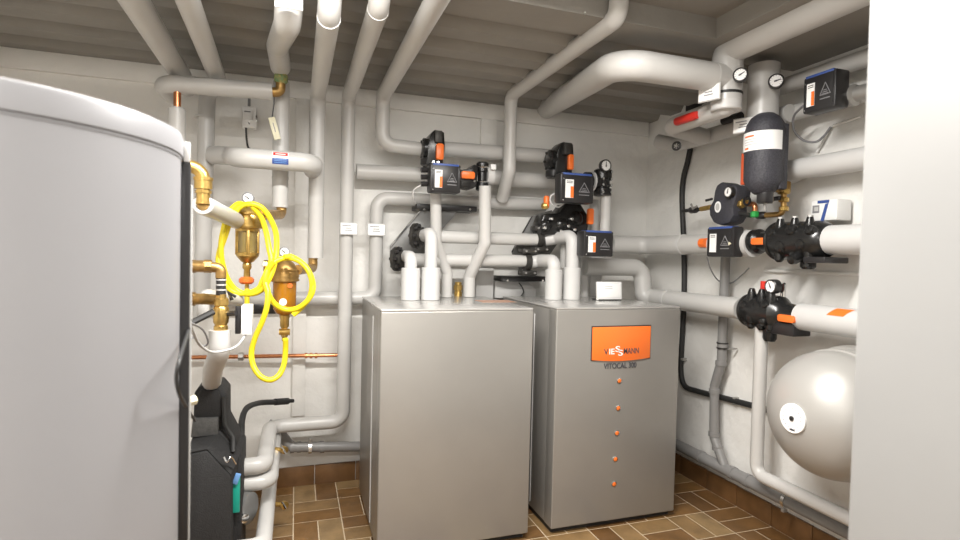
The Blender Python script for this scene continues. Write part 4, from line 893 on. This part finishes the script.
# ================================================================== EXPANSION VESSEL
vc = P(830, 416, X=2.40); VX = 2.40; RV = .292; vc = Vector((VX, P(796, 417, X=2.14).y, P(832, 412, X=VX).z))
t = thing('expansion_vessel', 'large round silver expansion vessel on the right wall with white disc label', 'vessel', vc-Vector((0, 0, RV)))
prof = [(0, .28)]+[(RV*math.cos(math.radians(a)), .045+.235*math.sin(math.radians(a))) for a in range(84, -1, -6)]+[(RV, 0)]
MB().lathe(vc, (-1, 0, 0), [(p[0], p[1]) for p in prof[::-1]], 72).build('front_dome', M['vessel'], t, angle=50)
MB().lathe(vc, (1, 0, 0), [(RV+.002, -.012), (RV+.009, -.008), (RV+.009, .01), (RV, .014)], 72).build('seam_ring', M['vessel'], t)
MB().lathe(vc, (1, 0, 0), [(RV-.004, .01), (RV+.004, .10), (RV+.022, .105), (RV+.022, .118), (RV, .122), (RV*.85, .16), (RV*.5, .19), (0, .2)], 72).build('rear_dome', M['vessel'], t, angle=50)
MB().cyl(vc+Vector((.18, 0, 0)), Vector((RW-.002, vc.y, vc.z)), .05).build('wall_stud', M['zinc'], t)
X = Matrix(((0, 1, 0, vc.x-.283), (-1, 0, 0, vc.y), (0, 0, 1, vc.z), (0, 0, 0, 1)))
ds = MB(X).lathe((0, .016, 0), (0, -1, 0), [(.066, 0), (.066, .015), (.064, .017)], 32).build('disc_label', M['paper'], t)
MB(X).lathe((0, 0, 0), (0, -1, 0), [(.011, -.01), (.011, .006), (.007, .008)], 16).build('valve_plug', M['black'], ds)
MB(X).box((.004, -.0015, -.05), (.026, .002, .008), .001).build('black_mark', M['ink'], ds)
s = MB(X)
for k in range(16):
    a = 2*math.pi*k/16; s.box((math.cos(a)*.046, -.0012, math.sin(a)*.046), (.004, .001, .004))
s.build('ring_print', M['grey'], ds)

# ================================================================== TOP RIGHT: FAT PIPES
XF = 2.10
f1 = P(727, 76, X=XF); yf = f1.y; k = mpp(f1)
zt = P(727, 50, X=XF).z; zc7 = P(712, 77, Y=yf).z
x7 = P(613, 66, Z=zc7).x; wall_pt = P(546, 109, Y=3.74)
ft = pipe('fat lagged pipe with a black strap, dropping from the ceiling at the left thermometer', [Vector((XF, yf, P(727, 102, X=XF).z)), Vector((XF, yf, zt)), Vector((XF, .9, zt))], 29.5, fr=.75, n=36)
MB().lathe((XF, yf, P(727, 96, X=XF).z), (0, 0, 1), [(ft['_r']*1.02, 0), (ft['_r']*1.03, .004), (ft['_r']*1.03, .010), (ft['_r']*1.02, .014)], 36).build('black_strap', M['rubber'], ft)
pipe('fat lagged pipe under the ceiling bending from the back wall to the strapped pipe', [wall_pt, Vector((x7, yf, zc7)), Vector((XF-.02, yf, zc7))], ft['_r']*.94, fr=1.5, n=36,
     joints=[((XF-ft['_r']-.02, yf, zc7), (1, 0, 0), .014, 1.03, 'pipe', 'jacket_seam')])
gauge(frame('R', 733.5, 67.5, 747.5, 81.5, XF-.04)[0] @ Matrix.Rotation(.75, 4, 'Z'), 6.8*k, None, 'round thermometer on the side of the fat strapped pipe, left of two', ang=60)
# second drop
XG = XF; XF2 = 2.36; f2 = P(763, 100, X=XF2); r = 14.5*mpp(f2)
pipe('fat upright pipe above the dark foam bottle, ending in the ceiling', [Vector((XF2, f2.y, P(763, 112, X=XF2).z-.1)), Vector((XF2, f2.y, P(763, 66, X=XF2).z))], 29, n=36)
gauge(frame('R', 769, 73.5, 783.5, 88, XF2-.05)[0] @ Matrix.Rotation(.75, 4, 'Z'), 7*mpp(f2), None, 'round thermometer on the pipe above the dark foam bottle, right of two', ang=75)
# handle pipe
XH = 2.12; hz = P(700, 117, X=XH).z; ye = P(728, 110, X=XH).y
hp = pipe('lagged pipe with a red handle curving out below the fat strapped pipe', [Vector((XF, yf, P(727, 101, X=XF).z-.005)), Vector((XF, yf, hz)), Vector((XH, P(670, 124, X=XH).y, hz)), Vector((2.42, P(670, 124, X=XH).y+.06, hz-.02))], 20, fr=1.3)
MB().lathe((XF, yf, P(727, 101, X=XF).z-.002), (0, 0, 1), [(ft['_r']*.9, -.05), (ft['_r']*.98, -.045), (ft['_r']*.98, 0)], 30).build('end_collar', M['pipew'], hp)
a, b = P(676.5, 121.5, X=XH-.07), P(697, 117, X=XH-.07); a.z = b.z = (a.z+b.z)/2+.005
MB().lathe(a, b-a, [(.016, -.004), (.022, 0), (.024, .01), (.024, (b-a).length-.02), (.02, (b-a).length)], 18).build('red_handle', M['red'], hp); MB().cyl(a, a-(b-a).normalized()*.008, .012, n=12).build('handle_cap', M['pipew'], hp)
l2 = P(712, 135, X=2.5)
pipe('lagged pipe behind the red handled pipe, curving along the right wall', [Vector((2.45, P(658, 138, X=2.45).y, l2.z+.05)), Vector((2.5, P(676, 140, X=2.5).y, l2.z)), l2, to(P(757, 124, X=2.5), Z=l2.z), Vector((2.5, f2.y-.05, l2.z+.0))], 15, ref=2)
c = P(676.5, 146, X=2.2); k = mpp(c); t = thing('hand_wheel', 'small black hand wheel below the red handled pipe', 'hand wheel', c-Vector((0, 0, .03)))
MB().torus(c, (-1, -.6, 0), 3.8*k, 1.1*k, 20, 8).build('rim', M['black'], t); MB().cyl(c+Vector((.05, .03, 0)), c-Vector((.01, .006, 0)), 1.3*k, n=8).build('spindle', M['zinc'], t)
s = MB()
for q in range(3):
    a = math.pi*q/3; v = Vector((-.0, 0, 1))*math.sin(a)+Vector((.514, -.857, 0))*math.cos(a); s.cyl(c-v*3.8*k, c+v*3.8*k, .5*k, n=6)
s.build('spokes', M['black'], t)
c = P(732, 118.5, X=2.45); t = tag(MB().cyl(c+Vector((0, .07, .0)), c-Vector((0, .07, -.0)), .024, n=10).build('valve_grip', M['black']), 'black valve grip between the two tag cards at the top right', 'grip')
card('R', (701, 84.5, 717.5, 101), XF-.12, 'white tag card beside the fat strapped pipe', tilt=.35)
card('R', (735.5, 117.5, 752.5, 132.5), XF2-.10, 'white tag card left of the dark foam bottle', tilt=.35)
# upper right level pipes
def yrun(x, y, X, w, label, m='pipe', yend=1.15, back=0):
    a = P(x, y, X=X); return pipe(label, [a+Vector((0, back, 0)), Vector((X, yend, a.z))], w, m=m)
yrun(780, 87.5, 2.55, 15.5, 'lagged level pipe behind the thermometers at the top right', back=.05)
yrun(779, 117, 2.57, 15.5, 'lagged level pipe below the top right actuator')
a = P(786, 172, X=2.56); o = pipe('fat white level pipe starting right of the dark foam bottle', [Vector((2.64, a.y+.02, a.z)), Vector((2.54, a.y-.02, a.z)), Vector((2.54, 1.15, a.z))], 20, m='pipew', fr=1.0)
actuator('R', (803, 73, 835.5, 110), 2.34, .09, 'dark valve actuator with white label at the top right by the partition', arrow=False)
v = P(845, 95, X=2.42); t = tag(MB().lathe(Vector((2.46, v.y, v.z)), (0, -1, 0), [(.05, 0), (.05, .02), (.035, .03), (.035, .14), (.05, .15), (.05, .17)], 18).build('valve_connector', M['zinc']), 'grey metal connector right of the top right actuator', 'fitting')
cable('thin grey cable hanging from the top right actuator to the wall', [P(803, 106, X=2.4), P(794, 116, X=2.45), P(794, 130, X=2.5), P(803, 140, X=2.55), P(815, 142, X=2.6), P(823, 137, X=2.64), P(831, 127, X=2.66)], .006, 'grey')
cable('thin grey conduit on the right wall above the blue marked box', [P(817, 152, X=2.665), P(830, 127, X=2.665), P(862, 116, X=2.665)], .008, 'wall', 'conduit', 'conduit', smooth=False)
c1 = P(765, 270.5, X=2.66); c = cable('thin white conduit level along the right wall above the gauged fitting', [c1, Vector((2.66, 1.2, c1.z))], .011, 'wall', 'conduit', 'conduit', smooth=False)
v = Vector((2.66, P(802, 272, X=2.66).y, c1.z)); MB().cyl(v-Vector((0, .03, 0)), v+Vector((0, .03, 0)), .015, n=12).build('coupler', M['wall'], c)

# ================================================================== DARK FOAM BOTTLE
XB = 2.33
t = thing('air_separator', 'dark foam bottle shaped separator with a white label band', 'separator', P(766, 203, X=XB))
vl(MB(), 764.5, [(8, 194), (10, 192.5), (15.5, 187), (18.3, 180), (18.6, 131), (17.2, 125), (13.5, 118.5), (8, 114.5), (0, 113)], 40, X=XB).build('foam_body', M['foamd'], t, angle=50)
lb = MB(); c = P(764.5, 143, X=XB); k = mpp(c); R_ = 19.1*k; z0, z1 = P(764.5, 152.5, X=XB).z, P(764.5, 134, X=XB).z; vs = []
n = 40
for i in range(n+1):
    an = math.radians(118+160*i/n); x, y = c.x+math.cos(an)*R_, c.y+math.sin(an)*R_
    vs += [(x, y, z0), (x, y, z1)]
lb._add(vs, [(2*i, 2*i+2, 2*i+3, 2*i+1) for i in range(n)]); lbo = lb.build('label_band', M['paper'], t)
def onb(a0, a1, y0, y1, m, nm, q=19.3):
    g = MB(); vs = []; za, zb = P(764.5, y1, X=XB).z, P(764.5, y0, X=XB).z
    for i in range(9):
        an = math.radians(a0+(a1-a0)*i/8); x, y = c.x+math.cos(an)*q*k, c.y+math.sin(an)*q*k; vs += [(x, y, za), (x, y, zb)]
    g._add(vs, [(2*i, 2*i+2, 2*i+3, 2*i+1) for i in range(8)]); g.build(nm, M[m], lbo)
onb(160, 195, 137.5, 139, 'orange', 'orange_heading'); onb(162, 178, 149, 151, 'orange', 'orange_mark')
for y in (141, 143.5, 146): onb(160, 225, y, y+.6, 'lgrey', 'print_row')
vl(MB(), 765, [(6.8, 203.2), (7.6, 202), (7.6, 192)], 18, X=XB).build('neck', M['black'], t)
s = vl(MB(), 764.8, [(1.6, 211), (1.6, 203)], 10, X=XB).build('drain_tip', M['zinc'], t)
a = P(746, 171, X=XB+.03); 
st = MB(); w_ = P(746, 155, X=XB).z-P(746, 186, X=XB).z; st.box((c.x-.70*19.3*k+.03, c.y+.71*19.3*k+.012, (P(746, 155, X=XB).z+P(746, 186, X=XB).z)/2), (.03, .03, w_), .003); st.build('orange_side_strip', M['brick'], t)
MB().box((c.x+.05, c.y-13.5*k, (P(766, 125, X=XB).z+P(766, 190, X=XB).z)/2), (.05, .03, w_*2), .008).build('rear_shell', M['foamd'], t)

# ================================================================== PRESSURE REGULATOR GROUP
XR = 2.42
def rpoly(pts, X):
    Mx, w, h = frame('R', min(p[0] for p in pts), min(p[1] for p in pts), max(p[0] for p in pts), max(p[1] for p in pts), X)
    x0 = min(p[0] for p in pts); x1 = max(p[0] for p in pts); y0 = min(p[1] for p in pts); y1 = max(p[1] for p in pts)
    return Mx, [((x-x0)/(x1-x0)*w-w/2, h/2-(y-y0)/(y1-y0)*h) for x, y in pts]
Mx, po = rpoly([(714, 190), (716, 184), (721, 181.5), (726, 184), (728, 187), (734, 186), (736.5, 191), (735.5, 200), (733, 208), (734, 216), (730, 223), (722, 225.5), (714, 222), (709.5, 214), (709, 206), (713, 199)], XR)
t = thing('pressure_regulator', 'dark foam covered filling regulator with a round gauge above the small actuator', 'regulator', loc(Mx)-Vector((0, 0, .12)))
MB(Mx).prism(po, 0, .11, .012).build('foam_cover', M['foamd'], t)
c = P(718, 207, X=XR-.002); k = mpp(c); MB(Matrix.Translation(c) @ Matrix.Diagonal((1, .75, 1, 1))).cyl((0, 0, 0), (-.003, 0, 0), 5.6*k, n=28).build('oval_label', M['paper'], t)
MB(Matrix.Translation(c) @ Matrix.Diagonal((1, .75, 1, 1))).cyl((0, 0, 0), (-.0045, 0, 0), 3.6*k, n=24).build('oval_print', M['lgrey'], t)
gauge(frame('R', 722, 186, 734, 198, XR-.03)[0], 5.6*mpp(P(728, 192, X=XR)), t, ang=10)
MB().sweep([P(706, 200.5, X=XR+.02), P(712, 199, X=XR+.02)], .008, 8).build('toggle', M['black'], t)
def chain(pts, X): return [P(x, y, X=X) for x, y in pts]
MB().sweep(chain([(683, 211), (702, 209)], XR+.06), .012, 10).build('supply_tube', M['rubber'], t)
MB().lathe(P(690, 210.4, X=XR+.06), P(702, 209, X=XR+.06)-P(690, 210.4, X=XR+.06), [(.016, 0), (.022, .008), (.022, .06), (.016, .07)], 8).build('supply_valve', M['black'], t)
MB().sweep(chain([(691, 204), (693, 209), (697, 206)], XR+.03), .007, 6).build('supply_lever', M['zinc'], t)
MB().sweep(chain([(701, 209), (711, 207)], XR+.06), .016, 8).build('brass_inlet', M['brass'], t)
MB().sweep(chain([(734, 204), (749, 203)], XR+.05), .019, 10).build('brass_outlet', M['brass'], t)
MB().lathe(P(739, 204, X=XR+.05), (0, -1, 0), [(.02, 0), (.027, .005), (.027, .03), (.02, .035)], 6).build('hex_nut', M['brass'], t)
MB().torus(P(747, 201, X=XR+.03), (-1, 0, 0), .022, .007, 16, 6).build('black_wheel', M['black'], t)
MB().sweep(fillet(chain([(748, 204), (755.5, 204), (754.5, 213)], XR+.05), .03), .015, 12).build('copper_elbow', M['copper'], t)
MB().lathe(P(755, 217.5, X=XR+.03), (0, 0, 1), [(.018, 0), (.024, .005), (.024, .03), (.016, .036)], 8).build('green_knob', M['green'], t)
MB().sweep(chain([(736, 213), (752, 215.5)], XR+.05), .014, 10).build('black_tube', M['rubber'], t)
MB().lathe(P(757, 215.5, X=XR+.05), P(770, 215, X=XR+.05)-P(757, 215.5, X=XR+.05), [(.018, 0), (.021, .006), (.021, .05), (.014, .06)], 10).build('black_coupling', M['black'], t)
MB().sweep(fillet(chain([(766, 215.2), (783.5, 214), (784, 187)], XR+.05), .035), .015, 12).build('copper_riser', M['bronze'], t)
for y, w_ in ((209, .024), (200, .026), (192, .03)): v = P(783.8, y, X=XR+.05); MB().lathe(v-Vector((0, 0, .012)), (0, 0, 1), [(w_*.85, 0), (w_, .004), (w_, .022), (w_*.85, .026)], 8).build('brass_ring', M['brass'], t)
v = P(783, 187, X=XR+.05); MB().box(v, (.06, .05, .06), .006).build('brass_block', M['bronze'], t)
MB().sweep(chain([(772, 199), (780, 198)], XR+.02), .012, 8).build('black_lever', M['black'], t)
t = actuator('R', (706.5, 227, 733.5, 257), 2.36, .075, 'small dark valve actuator below the regulator on the fat pipe', arrow=True, redfield=False)
v = P(703.5, 243, X=2.42); MB().cyl(v+Vector((0, .02, 0)), v-Vector((0, .03, 0)), .03, n=10).build('orange_knob', M['orange'], t)
cable('thin cable drooping below the small actuator by the regulator', [P(707, 257, X=2.42), P(711, 270, X=2.5), P(719, 281, X=2.6), P(731, 283, X=2.64), P(741, 276, X=2.64), P(749, 268, X=2.65)], .004, 'grey')
# meter box with blue mark
Mx, w, h = frame('R', 811, 200, 837, 220.5, 2.56); t = thing('heat_meter', 'small white meter box marked with blue tape on the right wall', 'meter', loc(Mx)-Vector((0, 0, h/2)))
MB(Mx).box((0, .05, 0), (w, .1, h), .006).build('housing', M['white'], t)
MB(Mx).box((-w*.3, -.001, h*.08), (w*.26, .004, h*.38), .001).build('display', M['grey'], t); MB(Mx).box((-w*.27, -.003, h*.08), (w*.15, .003, h*.2)).build('pale_field', M['lgrey'], t)  # dark display with a lighter grey field in it
MB(Mx).box((-w*.02, -.001, h*.42), (w*.44, .003, h*.14)).build('blue_tape', M['blue'], t)
MB(Mx).prism([(w*.06, h*.3), (w*.18, h*.34), (w*.03, -h*.5), (-w*.1, -h*.5)], -.002, 0).build('blue_stroke', M['blue'], t)


# ================================================================== view
for o in list(bpy.data.objects):
    for k in ('_o', '_r'):
        if k in o: del o[k]
sc.view_settings.view_transform = 'Standard'; sc.view_settings.look = 'None'
sc.view_settings.exposure = 0.76; sc.view_settings.gamma = 1.0; sc.view_settings.use_curve_mapping = False
